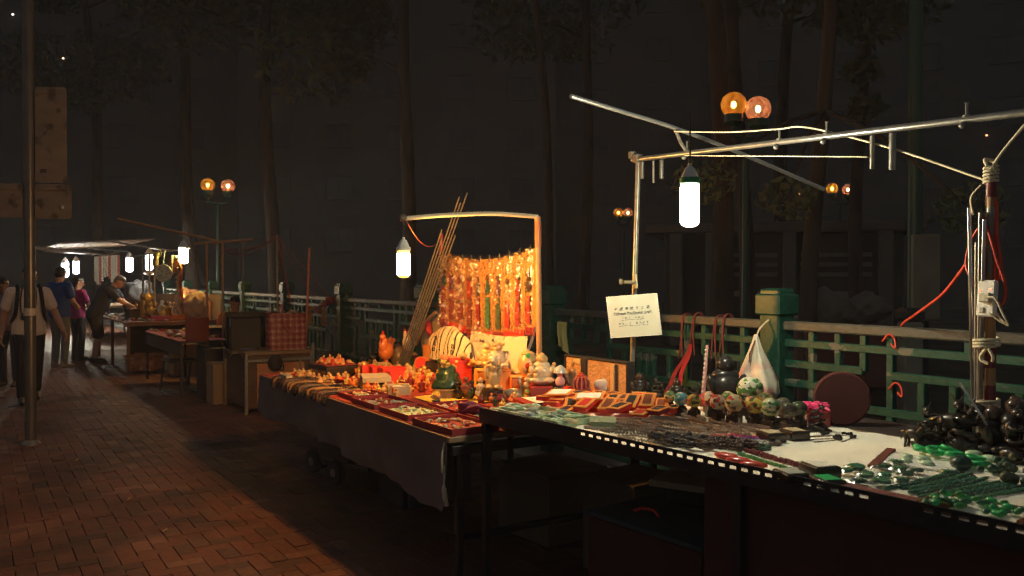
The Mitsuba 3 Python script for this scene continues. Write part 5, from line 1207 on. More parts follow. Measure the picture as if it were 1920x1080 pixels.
single('rail_cord', tube(curve([(3.35, 3.58, 2.40), (3.385, 3.2, 2.345), (3.40, 2.9, 2.318), (3.42, 2.72, 2.30), (3.44, 2.3, 2.15), (3.43, 1.95, 2.0), (3.42, 1.87, 1.965)], 8), .0055, 6), cord_cream, 'cream cord running from the bright rod over the rail down to the bamboo pole', 'cord', smooth=True)
single('rail_cord', tube(sag((3.40, 3.55, 2.265), (3.40, 2.39, 2.12), .0, 10), .0035, 6), cord_cream, 'thin cream string strung just below the steel rail', 'cord', smooth=True)
single('rail_cord', tube(curve([(3.42, 1.86, 2.0), (3.42, 1.80, 2.08), (3.42, 1.70, 2.19), (3.42, 1.60, 2.30)], 6), .006, 6), cord_cream, 'cream rope rising from the bamboo pole top to the rail end', 'rope', smooth=True)

# CJK strokes on a 10 x 10 cell, y up
CJ = {'zhong': [((1.5, 7.5), (8.5, 7.5)), ((1.5, 7.5), (1.5, 3.5)), ((8.5, 7.5), (8.5, 3.5)), ((1.5, 3.5), (8.5, 3.5)), ((5, 10), (5, 0))],
      'guo': [((1, 9.5), (9, 9.5)), ((1, 9.5), (1, .5)), ((9, 9.5), (9, .5)), ((1, .5), (9, .5)), ((2.5, 7.3), (7.5, 7.3)), ((2.8, 5.6), (4.8, 5.6)), ((2.8, 5.6), (2.8, 3.6)), ((4.8, 5.6), (4.8, 3.6)), ((2.8, 3.6), (4.8, 3.6)), ((2.4, 2.2), (5.2, 2.5)), ((5.6, 8.6), (7.7, 2)), ((7.4, 5.5), (5.6, 2.2))],
      'chuan': [((3, 10), (.8, 6)), ((2, 7.5), (2, 0)), ((4, 8.8), (9.3, 8.8)), ((6.6, 10), (6.6, 4.5)), ((4.5, 7.4), (8.8, 7.4)), ((4.5, 7.4), (4.5, 5.2)), ((8.8, 7.4), (8.8, 5.2)), ((4.5, 5.2), (8.8, 5.2)), ((4.5, 6.3), (8.8, 6.3)), ((3.8, 3.8), (9.6, 4)), ((7.8, 5), (7.8, 0)), ((7.8, 0), (6.6, .6)), ((4.6, 2.8), (5.6, 1.6))],
      'tong': [((2.6, 10), (.9, 7.6)), ((.9, 7.6), (3, 7.2)), ((3.6, 8.4), (.8, 4.8)), ((.8, 4.8), (3.8, 5.2)), ((2.2, 5), (2.2, 0)), ((.8, 3.4), (.3, 1.2)), ((3.3, 3.6), (3.9, 2)), ((6.8, 10), (6.8, 8.8)), ((4.4, 8.4), (9.6, 8.4)), ((6.4, 8.2), (5, 5.8)), ((5, 5.8), (9, 6.1)), ((6, 5.2), (4.6, .3)), ((7.8, 5.2), (7.8, .8)), ((7.8, .6), (9.6, .6)), ((9.6, .6), (9.6, 2))],
      'shou': [((7.8, 9.8), (2, 8.8)), ((1.8, 6.8), (8.2, 6.8)), ((.6, 4.4), (9.4, 4.4)), ((5.2, 9), (5.2, .4)), ((5.2, .4), (3.6, 1.2))],
      'gong': [((1.6, 8.6), (8.4, 8.6)), ((5, 8.6), (5, 1)), ((.5, 1), (9.5, 1))],
      'yi': [((.8, 9), (9.2, 9)), ((3.2, 10), (3.2, 8)), ((6.8, 10), (6.8, 8)), ((1, 7.2), (4.4, 7.2)), ((2.7, 7.9), (2.7, 4.6)), ((.8, 4.6), (4.6, 4.8)), ((5, 6.8), (8.4, 6.8)), ((6.6, 7.8), (5.2, 4.6)), ((8.2, 6.8), (8.6, 4.8)), ((2, 3.6), (8, 3.6)), ((1, 2.4), (9, 2.4)), ((4.4, 2.2), (2.6, .5)), ((2.6, .5), (7.6, .7)), ((6.4, 1.8), (7.8, .4))],
      'yi1': [((1, 5), (9, 5.2))],
      'pin': [((3, 9.5), (7, 9.5)), ((3, 9.5), (3, 6)), ((7, 9.5), (7, 6)), ((3, 6), (7, 6)), ((1, 4.5), (4.3, 4.5)), ((1, 4.5), (1, .5)), ((4.3, 4.5), (4.3, .5)), ((1, .5), (4.3, .5)), ((5.7, 4.5), (9, 4.5)), ((5.7, 4.5), (5.7, .5)), ((9, 4.5), (9, .5)), ((5.7, .5), (9, .5))]}


def glyph(name, size):
    ms = []
    for a, b in CJ[name]:
        a, b = np.array(a) * size / 10, np.array(b) * size / 10
        d = b - a; L = np.linalg.norm(d)
        ms.append(mv(box(L + size * .05, size * .095, .0012, .0002), ((a + b)[0] / 2, (a + b)[1] / 2, 0), math.degrees(math.atan2(d[1], d[0]))))
    return cat_(ms)


sgn = thing('craft_sign', 'cream paper sign clipped to the steel upright, headed Chinese Traditional Craft', 'sign')
SA = 222
sp = lambda m: facing(mv(m, (-.155, -.145, 0)), (3.33, 3.915, 1.372), SA, 4.5)


def paper(u, v):
    return np.stack([.006 + .305 * u + .010 * (1 - v), .0 + .25 * v - .02 * u * 0, .010 * np.sin(u * 3.0) + .006 * (u - .5) ** 2 + .008 * np.sin(v * 2.4) - .012], 1)


pm_ = sp(grid(paper, 14, 12))
part(sgn, 'paper', tm(pm_.vertices, pm_.faces), mat((.80, .76, .58), .75), True)
L_ = []
for q, c in enumerate(('zhong', 'guo', 'chuan', 'tong', 'shou', 'gong', 'yi')): L_.append(mv(glyph(c, .0185), (.052 + q * .0315, .162, .004)))
L_.append(mv(meshkit.text_mesh('Chinese Traditional Craft', .0165, .0012, True), (.045, .1345, .004)))
wl = L_[-1].vertices[:, 0].max() - .045
L_[-1] = mv(meshkit.text_mesh('Chinese Traditional Craft', .0165, .0012, True), (.045 * wl / .225, .1345 * 1, .004), 0, 0, 0, (.225 / wl, 1, 1)); L_[-1].vertices[:, 0] += .045 - .045 * wl / .225
for q, c in enumerate(('zhong', 'guo', 'shou', 'gong', 'pin', 'guo', 'pin')): L_.append(mv(glyph(c, .010), (.092 + q * .0195, .111, .004)))
for q, c in enumerate(('tong', 'guo', 'yi1', 'chuan', None, 'yi', 'pin', 'guo', 'tong')):
    if c: L_.append(mv(glyph(c, .010), (.072 + q * .0205, .078, .004)))
for x0, x1, y in ((.092, .222, .103), (.072, .25, .0685)):
    for a in np.arange(x0, x1, .0085): L_.append(mv(box(.0068, .0022, .001, .0002), (a, y, .004)))
pr_ = cat_(L_)
uu, vv = (pr_.vertices[:, 0] - .006) / .305, pr_.vertices[:, 1] / .25
pr_.vertices[:, 2] += .010 * np.sin(uu * 3.0) + .006 * (uu - .5) ** 2 + .008 * np.sin(vv * 2.4) - .012 - .0033
part(sgn, 'print', sp(tm(pr_.vertices, pr_.faces)), ink)
part(sgn, 'clip', cat_([tube([(3.40, 3.985, 1.545), (3.36, 3.935, 1.55), (3.30, 3.955, 1.553)], .011, 8), mv(lathe([(.008, -.008), (.018, -.008), (.018, .008), (.008, .008)], 14), (3.285, 3.965, 1.555), 40, 90), tube([(3.375, 3.94, 1.60), (3.372, 3.925, 1.515)], .012, 8)]), mat((.42, .38, .24), .35, metallic=.5), 40)

# bamboo pole with tape, cords, tubes and power strip
bp = thing('bamboo_pole', 'bamboo pole wrapped with tape and cord at the right end of the second stall', 'pole')
part(bp, 'cane', tube([(3.44, 1.855, 0), (3.44, 1.858, .95), (3.44, 1.862, 1.99)], .019, 12), rust_wood, 40)
for z, l, m_ in ((1.90, .09, mat((.16, .03, .03), .4)), (1.60, .26, steel_old), (1.42, .12, mat((.18, .03, .03), .4)), (1.22, .11, mat((.16, .025, .03), .4)), (1.05, .1, mat((.18, .03, .035), .4))):
    part(bp, 'tape', mv(lathe([(.0205, 0), (.0215, .004), (.0215, l - .004), (.0205, l)], 14), (3.44, 1.86, z)), m_, 40)
part(bp, 'cord_wrap', cat_([tube([(3.44 + .025 * math.cos(a), 1.862 + .025 * math.sin(a), 1.955 + a * .0022) for a in np.linspace(0, 31, 90)], .0055, 6)]), cord_cream, 60)
part(bp, 'cord_knot', cat_([tube(curve([(3.41, 1.86, 2.02), (3.43, 1.88, 2.05), (3.46, 1.86, 2.04), (3.43, 1.84, 2.0)], 5), .008, 6), tube(curve([(3.42, 1.89, 1.95), (3.40, 1.92, 1.90), (3.40, 1.91, 1.83)], 5), .0045, 6)]), cord_cream, 60)
for z in (1.30, 1.055): part(bp, 'tie', cat_([tube([(3.435 + .055 * math.cos(a), 1.872 + .042 * math.sin(a), z + a * .002) for a in np.linspace(0, 18.8, 50)], .006, 6), tube(curve([(3.39, 1.85, z), (3.385, 1.87, z - .04), (3.388, 1.84, z - .06)], 4), .007, 6), tube(curve([(3.39, 1.84, z), (3.385, 1.82, z - .03), (3.39, 1.825, z - .05)], 4), .006, 6)]), cord_cream, 60)
for q, (y0, y1, zt, r_, m_) in enumerate(((1.90, 1.93, 1.86, .0085, chrome), (1.885, 1.885, 1.84, .007, steel), (1.88, 1.868, 1.81, .0085, chrome), (1.895, 1.90, 1.72, .006, steel))):
    single('spare_tube', tube([(3.40, y0, ZB + .005), (3.405, y1, zt)], r_, 10), m_, ['leftmost bright tube tied to the bamboo pole', 'second bright tube tied to the bamboo pole', 'bright tube tied closest to the bamboo pole', 'short thin tube tied among the bright tubes'][q], 'tube', smooth=40)
ps = thing('power_strip', 'white power strip with red lights tied to the bamboo pole', 'power strip')
pq = lambda m: mv(mv(m, ry=6), (3.395, 1.852, 1.425), 0)
part(ps, 'case', pq(box(.028, .072, .145, .006)), plastic_white)
pl_ = part(ps, 'plug', pq(box(.03, .045, .038, .005, (-.029, -.008, .055))), mat((.60, .56, .44), .4))
part(ps, 'switch', pq(box(.006, .018, .022, .002, (-.017, .012, .014))), mat((.55, .52, .45), .4))
for y, z in ((-.018, .108), (.022, .102)): part(ps, 'pilot_light', pq(ell((-.0145, y, z), (.003, .004, .004), 1)), wire_red, True, emitter=emit((3, .5, .3), .05))
part(ps, 'flex', tube(curve([(3.36, 1.84, 1.50), (3.36, 1.80, 1.50), (3.37, 1.775, 1.44), (3.39, 1.765, 1.395), (3.40, 1.80, 1.42), (3.40, 1.83, 1.46)], 6), .004, 6), cord_cream, 60)
part(ps, 'flex', tube(curve([(3.37, 1.825, 1.44), (3.38, 1.79, 1.41), (3.39, 1.765, 1.395)], 6), .004, 6), cord_cream, 60)
single('red_cable', tube(curve([(3.42, 1.885, 1.82), (3.41, 1.85, 1.75), (3.42, 1.826, 1.65), (3.43, 1.80, 1.56), (3.43, 1.80, 1.49), (3.43, 1.825, 1.475), (3.43, 1.838, 1.53), (3.43, 1.815, 1.62), (3.43, 1.83, 1.74), (3.44, 1.838, 1.88)], 8), .007, 7), wire_red, 'red cable looped on the right of the bamboo pole', 'cable', smooth=True)
single('red_cable', tube(curve([(3.42, 1.84, 1.47), (3.425, 1.835, 1.60), (3.43, 1.838, 1.75), (3.44, 1.842, 1.90)], 6), .006, 7), wire_red, 'straight red cable running up beside the cable loop', 'cable', smooth=True)
single('red_cable', tube(curve([(3.42, 1.895, 1.52), (3.42, 1.93, 1.58), (3.43, 1.955, 1.64), (3.45, 1.95, 1.72), (3.44, 1.91, 1.78)], 6), .006, 7), wire_red, 'red cable loop on the left of the bamboo pole', 'cable', smooth=True)
single('red_cable', tube(curve([(3.43, 1.955, 1.635), (3.55, 2.05, 1.60), (3.75, 2.25, 1.50), (3.95, 2.50, 1.40), (4.2, 2.74, 1.325), (4.26, 2.78, 1.25)], 8), .007, 7), wire_red, 'orange red cable running from the bamboo pole to the fence rail', 'cable', smooth=True)
for q, (y, z) in enumerate(((2.80, 1.235), (2.76, .98))):
    single('red_wire', tube(curve([(4.165, y + .03, z), (4.16, y - .01, z + .04), (4.165, y - .04, z + .02), (4.16, y - .05, z - .03), (4.165, y - .02, z - .01)], 5), .006, 6), wire_red, ['curl of orange red wire on the upper fence bars', 'small loop of orange red wire on the lower fence bars'][q], 'wire', smooth=True)

# ------------------------------------------------------------------ road sign pole at left
rp = thing('sign_pole', 'grey steel sign pole standing on the brick walk at the left', 'pole')
part(rp, 'shaft', tube([(.487, 9.22, -.02), (.487, 9.22, 4.6)], .05, 20), pmat('pole_grey', lambda p, n, uv: mix((.085, .08, .075), (.15, .14, .13), fbm(p.x * 20, p.y * 20, p.z * 5, 3)), .35, metallic=.4), 40)
part(rp, 'base_collar', mv(lathe([(.05, 0), (.085, .002), (.085, .02), (.055, .05), (.05, .055)], 20), (.487, 9.22, 0)), steel_old, 40)
part(rp, 'band', mv(lathe([(.05, 0), (.054, .003), (.054, .07), (.05, .073)], 20), (.487, 9.22, 1.22)), mat((.48, .42, .36), .5), 40)
sgb = pmat('sign_back', lambda p, n, uv: mix(mix((.13, .105, .085), (.24, .19, .15), fbm(p.x * 5, p.y * 5, p.z * 8, 4)), (.06, .05, .04), .8 * smoothstep(.58, .72, fbm(p.x * 9 + 3, p.y * 9, p.z * 7 + 2, 3))), .5)


def rplate(w, h, r=.03):
    import shapely
    m = trimesh.creation.extrude_polygon(shapely.box(-w / 2 + r, r, w / 2 - r, h - r).buffer(r, 6), .006, engine='earcut')
    return mv(tm(m.vertices, m.faces), rx=90)


for q, (x0, x1, z0_, z1_, lb) in enumerate(((-.42, -.02, 2.14, 2.46, 'lower left'), (.055, .39, 2.13, 2.455, 'lower right'), (.06, .35, 2.47, 3.36, 'upper'))):
    k = part(rp, 'plate', mv(rplate(x1 - x0, z1_ - z0_), (.487 + (x0 + x1) / 2 * .86, 9.20 - (x0 + x1) / 2 * .5, z0_), -30), sgb)
    lab(k, lb + ' sign plate seen from the back')
    part(k, 'channel', mv(box(x1 - x0 - .06, .02, .03, .003, (0, -.012, 0)), (.487 + (x0 + x1) / 2 * .86, 9.20 - (x0 + x1) / 2 * .5, z1_ - .06), -30), sgb)
part(rp, 'sticker', mv(box(.06, .003, .035, .001), (.487 + .13 * .86, 9.19 - .13 * .5, 2.56), -30), mat((.06, .05, .045), .6))
single('sign_bolt', mv(ell((0, 0, 0), (.022, .012, .03), 1), (.487 + .30 * .86, 9.185 - .3 * .5, 2.24)), steel_old, 'bolt on the lower right sign plate', 'bolt', smooth=True)
rp_bolt = list(scene)[-1]; d_ = scene.pop(rp_bolt); labels.pop(rp_bolt); scene[rp + '__bolt'] = d_

# ------------------------------------------------------------------ cart with the plaid bag
cx, cy = 3.07, 10.4
cart = thing('stall_cart', 'closed brown stall cart with steel corner frame, carrying the plaid bag', 'cart')
part(cart, 'body', box(.74, .92, .62, .008, (cx, cy, .06)), pmat('cart_side', lambda p, n, uv: mix((.09, .05, .035), (.15, .085, .06), fbm(p.x * 4, p.y * 4, p.z * 9, 3)), .7))
part(cart, 'front_panel', box(.56, .014, .50, .004, (cx + .02, cy - .468, .08)), pmat('panel_ply', lambda p, n, uv: mix((.40, .16, .075), (.55, .25, .12), fbm(p.x * 5, p.y * 5, p.z * 22, 3)), .55))
part(cart, 'top_board', box(.80, .98, .035, .006, (cx, cy, .682)), table_wood)
for x, y in ((cx - .385, cy - .475), (cx + .385, cy - .475), (cx - .385, cy + .475), (cx + .385, cy + .475)): part(cart, 'corner_post', box(.034, .034, .70, .003, (x, y, 0)), steel_old)
part(cart, 'cross_bar', cat_([bar((cx - .37, cy - .49, .62), (cx + .37, cy - .49, .62), .03, .03), bar((cx + .25, cy - .485, .10), (cx + .25, cy - .485, .60), .025, .02)]), steel_old)
part(cart, 'high_post', box(.03, .03, .80, .003, (cx + .40, cy - .49, 0)), steel_old)
part(cart, 'draped_rag', grid(lambda u, v: np.stack([cx - .40 + .05 * np.sin(v * 9) * u - .012, cy - .42 + .7 * v, .72 - .06 * u * (1 + .5 * np.sin(v * 13))], 1), 6, 20), mat((.42, .27, .14), .8), True)
single('small_pouch', mv(ell((0, 0, 0), (.085, .035, .10), 2), (cx - .06, cy - .52, .585)), mat((.03, .022, .026), .8), 'dark cloth pouch hanging on the front of the plaid bag cart', 'pouch', smooth=True)
single('pouch_loop', tube(curve([(cx - .02, cy - .53, .62), (cx + .03, cy - .535, .56), (cx + .02, cy - .535, .50), (cx - .02, cy - .535, .52)], 5), .008, 6), mat((.03, .022, .026), .8), 'dark loop of strap on the hanging pouch', 'strap', smooth=True)


def bagbody(u, v):
    a = u * 2 * math.pi
    sx, sy = .225, .12
    k = 5.0
    c, s = np.cos(a), np.sin(a)
    q = (np.abs(c) ** k + np.abs(s) ** k) ** (-1 / k)
    sag_ = 1 + .05 * np.sin(v * 3.1) - .02 * v
    x, y = sx * c * q * sag_, sy * s * q * (1.05 - .25 * v ** 2)
    w = n3(np.stack([x * 9, y * 9, v * 5], 1), 1.0, 3) * .03
    return np.stack([x + w, y + w * .8, .43 * v + w * .4 * (v > .9)], 1)


pb_ = thing('plaid_bag', 'big red and white plaid woven bag on the brown cart', 'bag')
mb = mv(grid(bagbody, 48, 22), (3.205, 10.10, .72))
part(pb_, 'body', mb, plaid, True)
part(pb_, 'top_flap', mv(grid(lambda u, v: np.stack([(u - .5) * .46, (v - .5) * .2 * (1 - .3 * np.abs(u - .5)), .43 + .022 * np.sin(u * 11) + .02 * np.abs(u - .5)], 1), 16, 5), (3.205, 10.10, .72)), plaid, True)
for dy in (-.125, .10): part(pb_, 'handle', tube(curve([(3.13, 10.10 + dy, 1.10), (3.16, 10.10 + dy * 1.1, .98), (3.22, 10.09 + dy * 1.1, .93), (3.27, 10.10 + dy, 1.10)] if dy < 0 else [(3.13, 10.10 + dy, 1.12), (3.15, 10.1 + dy * .5, 1.22), (3.17, 10.1 + dy * .5, 1.25), (3.2, 10.10 + dy, 1.12)], 6), .010, 6), mat((.42, .14, .10), .6), 60)
single('folded_board', cat_([box(.60, .04, .44, .004, (2.93, 10.62, .72), -8), box(.34, .30, .38, .006, (2.80, 10.42, .72), -8)]), mat((.012, .008, .007), .6), 'dark glossy folded case standing on the cart left of the plaid bag', 'case')
single('bright_strip', box(.16, .02, .012, .002, (2.76, 10.12, .735), -30), chrome, 'narrow shiny strip lying on the cart top', 'strip')

# fence side bits: shiny red foil strips and shadowy bundle
for q, (y, z0_, z1_) in enumerate(((11.75, 1.17, .95), (11.2, 1.18, .98))):
    single('foil_strip', mv(film(.10, .26, 70 + q, .05), (4.1, y, 1.18), 10), mat((.62, .34, .12), .2, metallic=.8), ['shiny foil strip hanging on the far fence, left one', 'shiny foil strip hanging on the far fence, right one'][q], 'strip', smooth=True)
single('red_cloth_knot', cat_([ell((4.12, 11.1, 1.27), (.06, .12, .06), 2), ell((4.12, 11.35, 1.2), (.05, .14, .04), 2), tube(curve([(4.12, 11.2, 1.26), (4.1, 11.4, 1.1), (4.1, 11.6, 1.16)], 5), .03, 6)]), mat((.20, .04, .04), .8), 'dark red cloth knotted on the far fence rail', 'cloth', smooth=True)
single('dark_bundle', mv(tm(ICO[3].vertices * (1 + .35 * n3(ICO[3].vertices, 2.7, 9)[:, None]), ICO[3].faces), (3.75, 10.0, .30), s=(.3, .45, .38)), mat((.018, .016, .016), .85), 'dark cloth bundle piled between the cart and the first stall', 'bundle', smooth=True)

# ------------------------------------------------------------------ dark side table, carton and box in front of the far stall
tb2 = thing('side_table', 'dark low side table with magenta cloth and trinkets beyond the cart', 'table')
part(tb2, 'top', box(.62, 2.6, .03, .004, (2.62, 13.0, .715)), black_steel)
part(tb2, 'cloth', box(.63, 2.61, .006, .002, (2.62, 13.0, .746)), mat((.30, .02, .07), .8))
part(tb2, 'side_apron', box(.02, 2.5, .16, .004, (2.33, 13.0, .55)), black_steel)
for x, y in ((2.34, 11.75), (2.9, 11.75), (2.34, 14.25), (2.9, 14.25)): part(tb2, 'leg', box(.03, .03, .715, .003, (x, y, 0)), black_steel)
single('red_display', box(.30, .03, .30, .004, (2.55, 11.78, .753)), mat((.20, .03, .022), .6), 'dark red display board standing on the near end of the side table', 'board')
for q in range(34):
    x, y = R.uniform(2.36, 2.9), R.uniform(11.95, 14.2)
    single('trinket', mv(ICO[1], (x, y, .77), R.uniform(0, 180), s=(.045, .03, .02)), [ivory, glass_bit, glaze_red, gold, mat((.4, .3, .2), .3)][q % 5], 'small trinket lying on the magenta cloth of the side table', 'trinket', 'trinkets on the side table', smooth=True)
fc = thing('folding_chair', 'black bent tube folding chair beside the side table', 'chair')
part(fc, 'leg', tube(curve([(2.30, 12.7, .42), (2.27, 12.75, .10), (2.25, 12.68, .012), (2.25, 12.1, .012)], 6), .014, 8), black_steel, 40)
part(fc, 'leg', tube(curve([(2.66, 12.7, .42), (2.64, 12.75, .10), (2.62, 12.68, .012), (2.62, 12.1, .012)], 6), .014, 8), black_steel, 40)
part(fc, 'seat', box(.40, .38, .03, .008, (2.47, 12.5, .42)), black_steel)
part(fc, 'seat_edge', tube([(2.27, 12.7, .44), (2.27, 12.3, .44)], .012, 8), chrome, 40)
for x, y, w, d, h, m_, lb in ((2.72, 11.1, .34, .36, .50, card_brown, 'brown carton standing on the bricks beside the cart'), (2.84, 11.55, .6, .5, .66, mat((.025, .03, .032), .6), 'dark cabinet behind the brown carton'), (3.0, 14.6, .5, .4, .50, card_brown, 'shadowy brown carton under the far stall')):
    c = thing('storage_carton', lb, 'box')
    part(c, 'body', box(w, d, h, .006, (x, y, 0)), m_)
    part(c, 'flap', box(w * .49, d, .008, .002, (x - w * .25, y, h + .001)), m_); part(c, 'flap', box(w * .49, d, .008, .002, (x + w * .25, y, h + .001)), m_)

# ------------------------------------------------------------------ far stall (white and orange lamps)
t3 = thing('market_table', 'far stall table with wooden edge and glittering jewellery, at which a man leans', 'table')
part(t3, 'top', box(1.55, 3.9, .035, .005, (2.93, 17.05, .812)), table_wood)
part(t3, 'edge', box(1.57, .03, .07, .005, (2.93, 15.085, .785)), mat((.26, .12, .06), .5))
part(t3, 'cover', box(1.50, 3.8, .006, .002, (2.94, 17.05, .8475)), mat((.10, .03, .03), .8))
for x, y in ((2.2, 15.15), (3.65, 15.15), (2.2, 17), (2.2, 18.9), (3.65, 18.9)): part(t3, 'leg', box(.05, .05, .81, .004, (x, y, 0)), mat((.20, .10, .06), .6))
part(t3, 'back_panel', box(1.3, .03, .62, .004, (3.0, 16.3, .18)), mat((.05, .022, .02), .8))
for q in range(150):
    x, y = R.uniform(2.2, 3.6), R.uniform(15.15, 18.7)
    single('jewellery_piece', mv(ICO[1], (x, y, .868), R.uniform(0, 180), R.uniform(-20, 20), 0, (R.uniform(.03, .06), R.uniform(.02, .035), R.uniform(.012, .026))), [glass_bit, chrome, glass_bit, bead_black, ivory, glaze_red, jade_mid][R.integers(0, 7)], 'glittering jewellery piece spread on the far stall table', 'jewellery', 'jewellery on the far stall', smooth=True)
for q in range(9):
    x, y = 2.75 + R.uniform(-.3, .5), 15.9 + R.uniform(-.25, .7)
    place('bronze_figure', 'shiny bronze figure in the crowd of figures under the round disc of the far stall', 'figurine', [fig_sitter(bronze, gold), fig_stander(bronze, bronze), fig_cluster([bronze, chrome, gold], 70 + q, 8, .3)][q % 3], x, y, .852, R.uniform(.24, .46), FACE, 'bronze figures on the far stall')
single('pink_box', box(.30, .18, .08, .006, (2.74, 15.35, .853), -20), mat((.62, .10, .13), .5), 'flat pink red box before the bronze figures on the far stall', 'box')
single('orange_box', box(.26, .2, .09, .006, (3.1, 15.6, .853), -20), mat((.62, .20, .06), .5), 'orange box beside the flat pink one on the far stall', 'box')
single('black_box', box(.2, .2, .18, .006, (2.42, 16.2, .853), 10), ebony, 'black box standing on the far stall near the man reaching', 'box')
fr3 = thing('tube_frame', 'steel tube frame of the far stall with garland of hanging goods', 'frame')
for p in ([(2.72, 16.9, 0), (2.70, 16.9, 2.0)], [(2.76, 16.6, 0), (2.78, 16.65, 2.02)], [(2.80, 16.3, .8), (2.80, 16.3, 2.0)]): part(fr3, 'upright', tube(p, .016, 8), steel, 40)
part(fr3, 'rail', tube([(2.7, 18.2, 1.99), (3.02, 15.6, 2.05), (3.14, 15.0, 2.08)], .014, 8), steel, 40)
part(fr3, 'knot', cat_([tube(curve([(2.78, 16.7, 2.0), (2.75, 16.3, 1.96), (2.85, 16.0, 2.06), (2.9, 16.4, 1.95), (2.8, 16.9, 2.06)], 6), .012, 5)]), cord_cream, 60)
for i_, (a, b) in enumerate((((2.211, 17.558, 2.261), (3.194, 16.932, 2.082)), ((1.767, 13.104, 2.405), (2.964, 12.34, 2.091)), ((2.342, 22.213, 2.27), (3.151, 21.698, 2.182)))):
    single('roof_rod', tube([a, b], .016, 8), [steel, rust_wood, chrome][i_], ['thin rod jutting out over the walk above the far stall lamps', 'long brownish rod jutting out over the walk above the empty tube frame', 'bright rod behind the head of the far stall frame'][i_], 'rod', smooth=40)
for q in range(7):
    single('roof_rod', tube([(1.2 + .1 * q, 24.0 + q * .5, 2.36 - .01 * q), (2.9, 23.6 + q * .35, 2.15 + .012 * q)], .016, 8), [steel, chrome][q % 2], 'rod in the roof of the farthest stall', 'rod', 'roof rods of the farthest stall', smooth=40)
single('jade_round', mv(mv(lathe([(.03, -.014), (.145, -.016), (.152, 0), (.145, .016), (.03, .014)], 28), rx=90), (2.79, 15.42, 1.655), -32), pmat('carved_jade', lambda p, n, uv: mix((.42, .44, .30), (.74, .72, .55), smoothstep(.35, .6, fbm(p.x * 45, p.y * 45, p.z * 45, 3))), .4), 'round carved pale disc hanging in the far stall', 'disc', smooth=40)
single('disc_cord', tube([(2.79, 15.42, 1.80), (2.83, 15.5, 2.05)], .012, 6), cord_cream, 'pale cord from which the round carved disc hangs', 'cord', smooth=40)
single('dark_round', mv(mv(lathe([(.02, -.012), (.13, -.014), (.135, 0), (.13, .014), (.02, .012)], 24), rx=90), (2.98, 15.40, 1.78), -40), mat((.10, .035, .025), .5), 'dark brown round fan hanging beside the pale carved disc', 'disc', smooth=40)
gh = thing('hanging_garland', 'tasselled garland hanging between the discs and the orange lamp', 'garland')
gz = np.linspace(1.98, .95, 40)
part(gh, 'strand', spheres(np.c_[3.02 + R.normal(0, .025, 40), 15.38 + R.normal(0, .03, 40), gz], R.uniform(.018, .036, 40), 1), mat((.52, .42, .26), .4), True)
part(gh, 'ribbon', grid(lambda u, v: np.stack([3.05 + .05 * (u - .5) + .015 * np.sin(v * 8), 15.30 + .06 * (u - .5), 1.85 - .62 * v], 1), 4, 14), mat((.40, .07, .04), .6), True)
part(gh, 'tassel', cat_([tube([(2.92 + .03 * q, 15.4, 1.96), (2.93 + .03 * q, 15.4 + R.normal(0, .03), 1.66 - R.uniform(0, .12))], [.012, .006], 6) for q in range(4)]), cord_cream, 60)
single('brown_sleeve', tube(curve([(2.72, 15.6, 2.02), (2.70, 15.6, 1.85), (2.71, 15.58, 1.72)], 5), .05, 8), mat((.36, .28, .16), .7), 'tan cloth strip hanging right of the white lamp in the far stall', 'cloth', smooth=True)
single('glass_dish', mv(lathe([(.02, 0), (.10, .02), (.12, .045), (.11, .043), (.02, .012)], 16), (2.83, 17.0, 1.62), 0, 15), glass_bit, 'glassy dish hanging under the white lamp', 'dish', smooth=40)
v = ICO[3].vertices
single('tan_sack', mv(tm(v * (1 + .30 * n3(v, 3.2, 5)[:, None] + .05 * np.sin(np.arctan2(v[:, 1], v[:, 0]) * 11)[:, None]), ICO[3].faces), (3.33, 15.35, 1.07), s=(.22, .22, .27)), mat((.40, .30, .20), .85), 'tan tied sack at the right end of the far stall', 'sack', smooth=True)
single('wrapped_bundle', mv(tm(v * (1 + .4 * n3(v, 4.2, 6)[:, None]), ICO[3].faces), (3.25, 15.75, 1.15), s=(.20, .2, .25)), mat((.34, .22, .24), .3), 'shiny wrapped pinkish bundle behind the tan sack', 'bundle', smooth=True)
single('dark_clothes', mv(tm(v * (1 + .5 * n3(v, 2.6, 7)[:, None]), ICO[3].faces), (2.85, 18.3, 1.15), s=(.3, .35, .38)), mat((.05, .05, .055), .8), 'dark pile of clothes at the back of the far stall', 'clothes', smooth=True)
single('dark_sheet', grid(lambda u, v: np.stack([2.9 + .9 * u, 17.6 - 1.9 * u, 1.28 - .42 * v + .02 * np.sin(u * 17) * v], 1), 20, 6), mat((.11, .105, .10), .6), 'grey dark sheet strung along the back of the far stall', 'sheet', smooth=True)
single('tan_flap', box(.03, .16, .32, .004, (3.44, 14.95, .86), 12), mat((.42, .24, .12), .7), 'tan cardboard flap right of the tan sack', 'board')
ob = thing('plastic_tub', 'orange brown plastic tub with shiny wrap on the bricks under the far stall', 'tub')
part(ob, 'body', mv(tm(box(.50, .40, .26, .02).vertices * np.where(box(.50, .40, .26, .02).vertices[:, 2:] > .13, 1.0, .9) * [1, 1, 1], CBF), (2.48, 15.42, .02), -34), mat((.46, .17, .06), .35))
part(ob, 'rim', cat_([mv(box(.53, .03, .03, .006, (0, -.2, .25)), (2.48, 15.42, .02), -34), mv(box(.53, .03, .03, .006, (0, .2, .25)), (2.48, 15.42, .02), -34)]), mat((.46, .17, .06), .35))
part(ob, 'wrap', mv(grid(lambda u, v: np.stack([(u - .5) * .48, -.21 - .03 * n3(np.stack([u * 7, v * 4, u * 0], 1), 1.0), .03 + .2 * v], 1), 16, 8), (2.48, 15.42, .02), -34), 'clear_film', True)

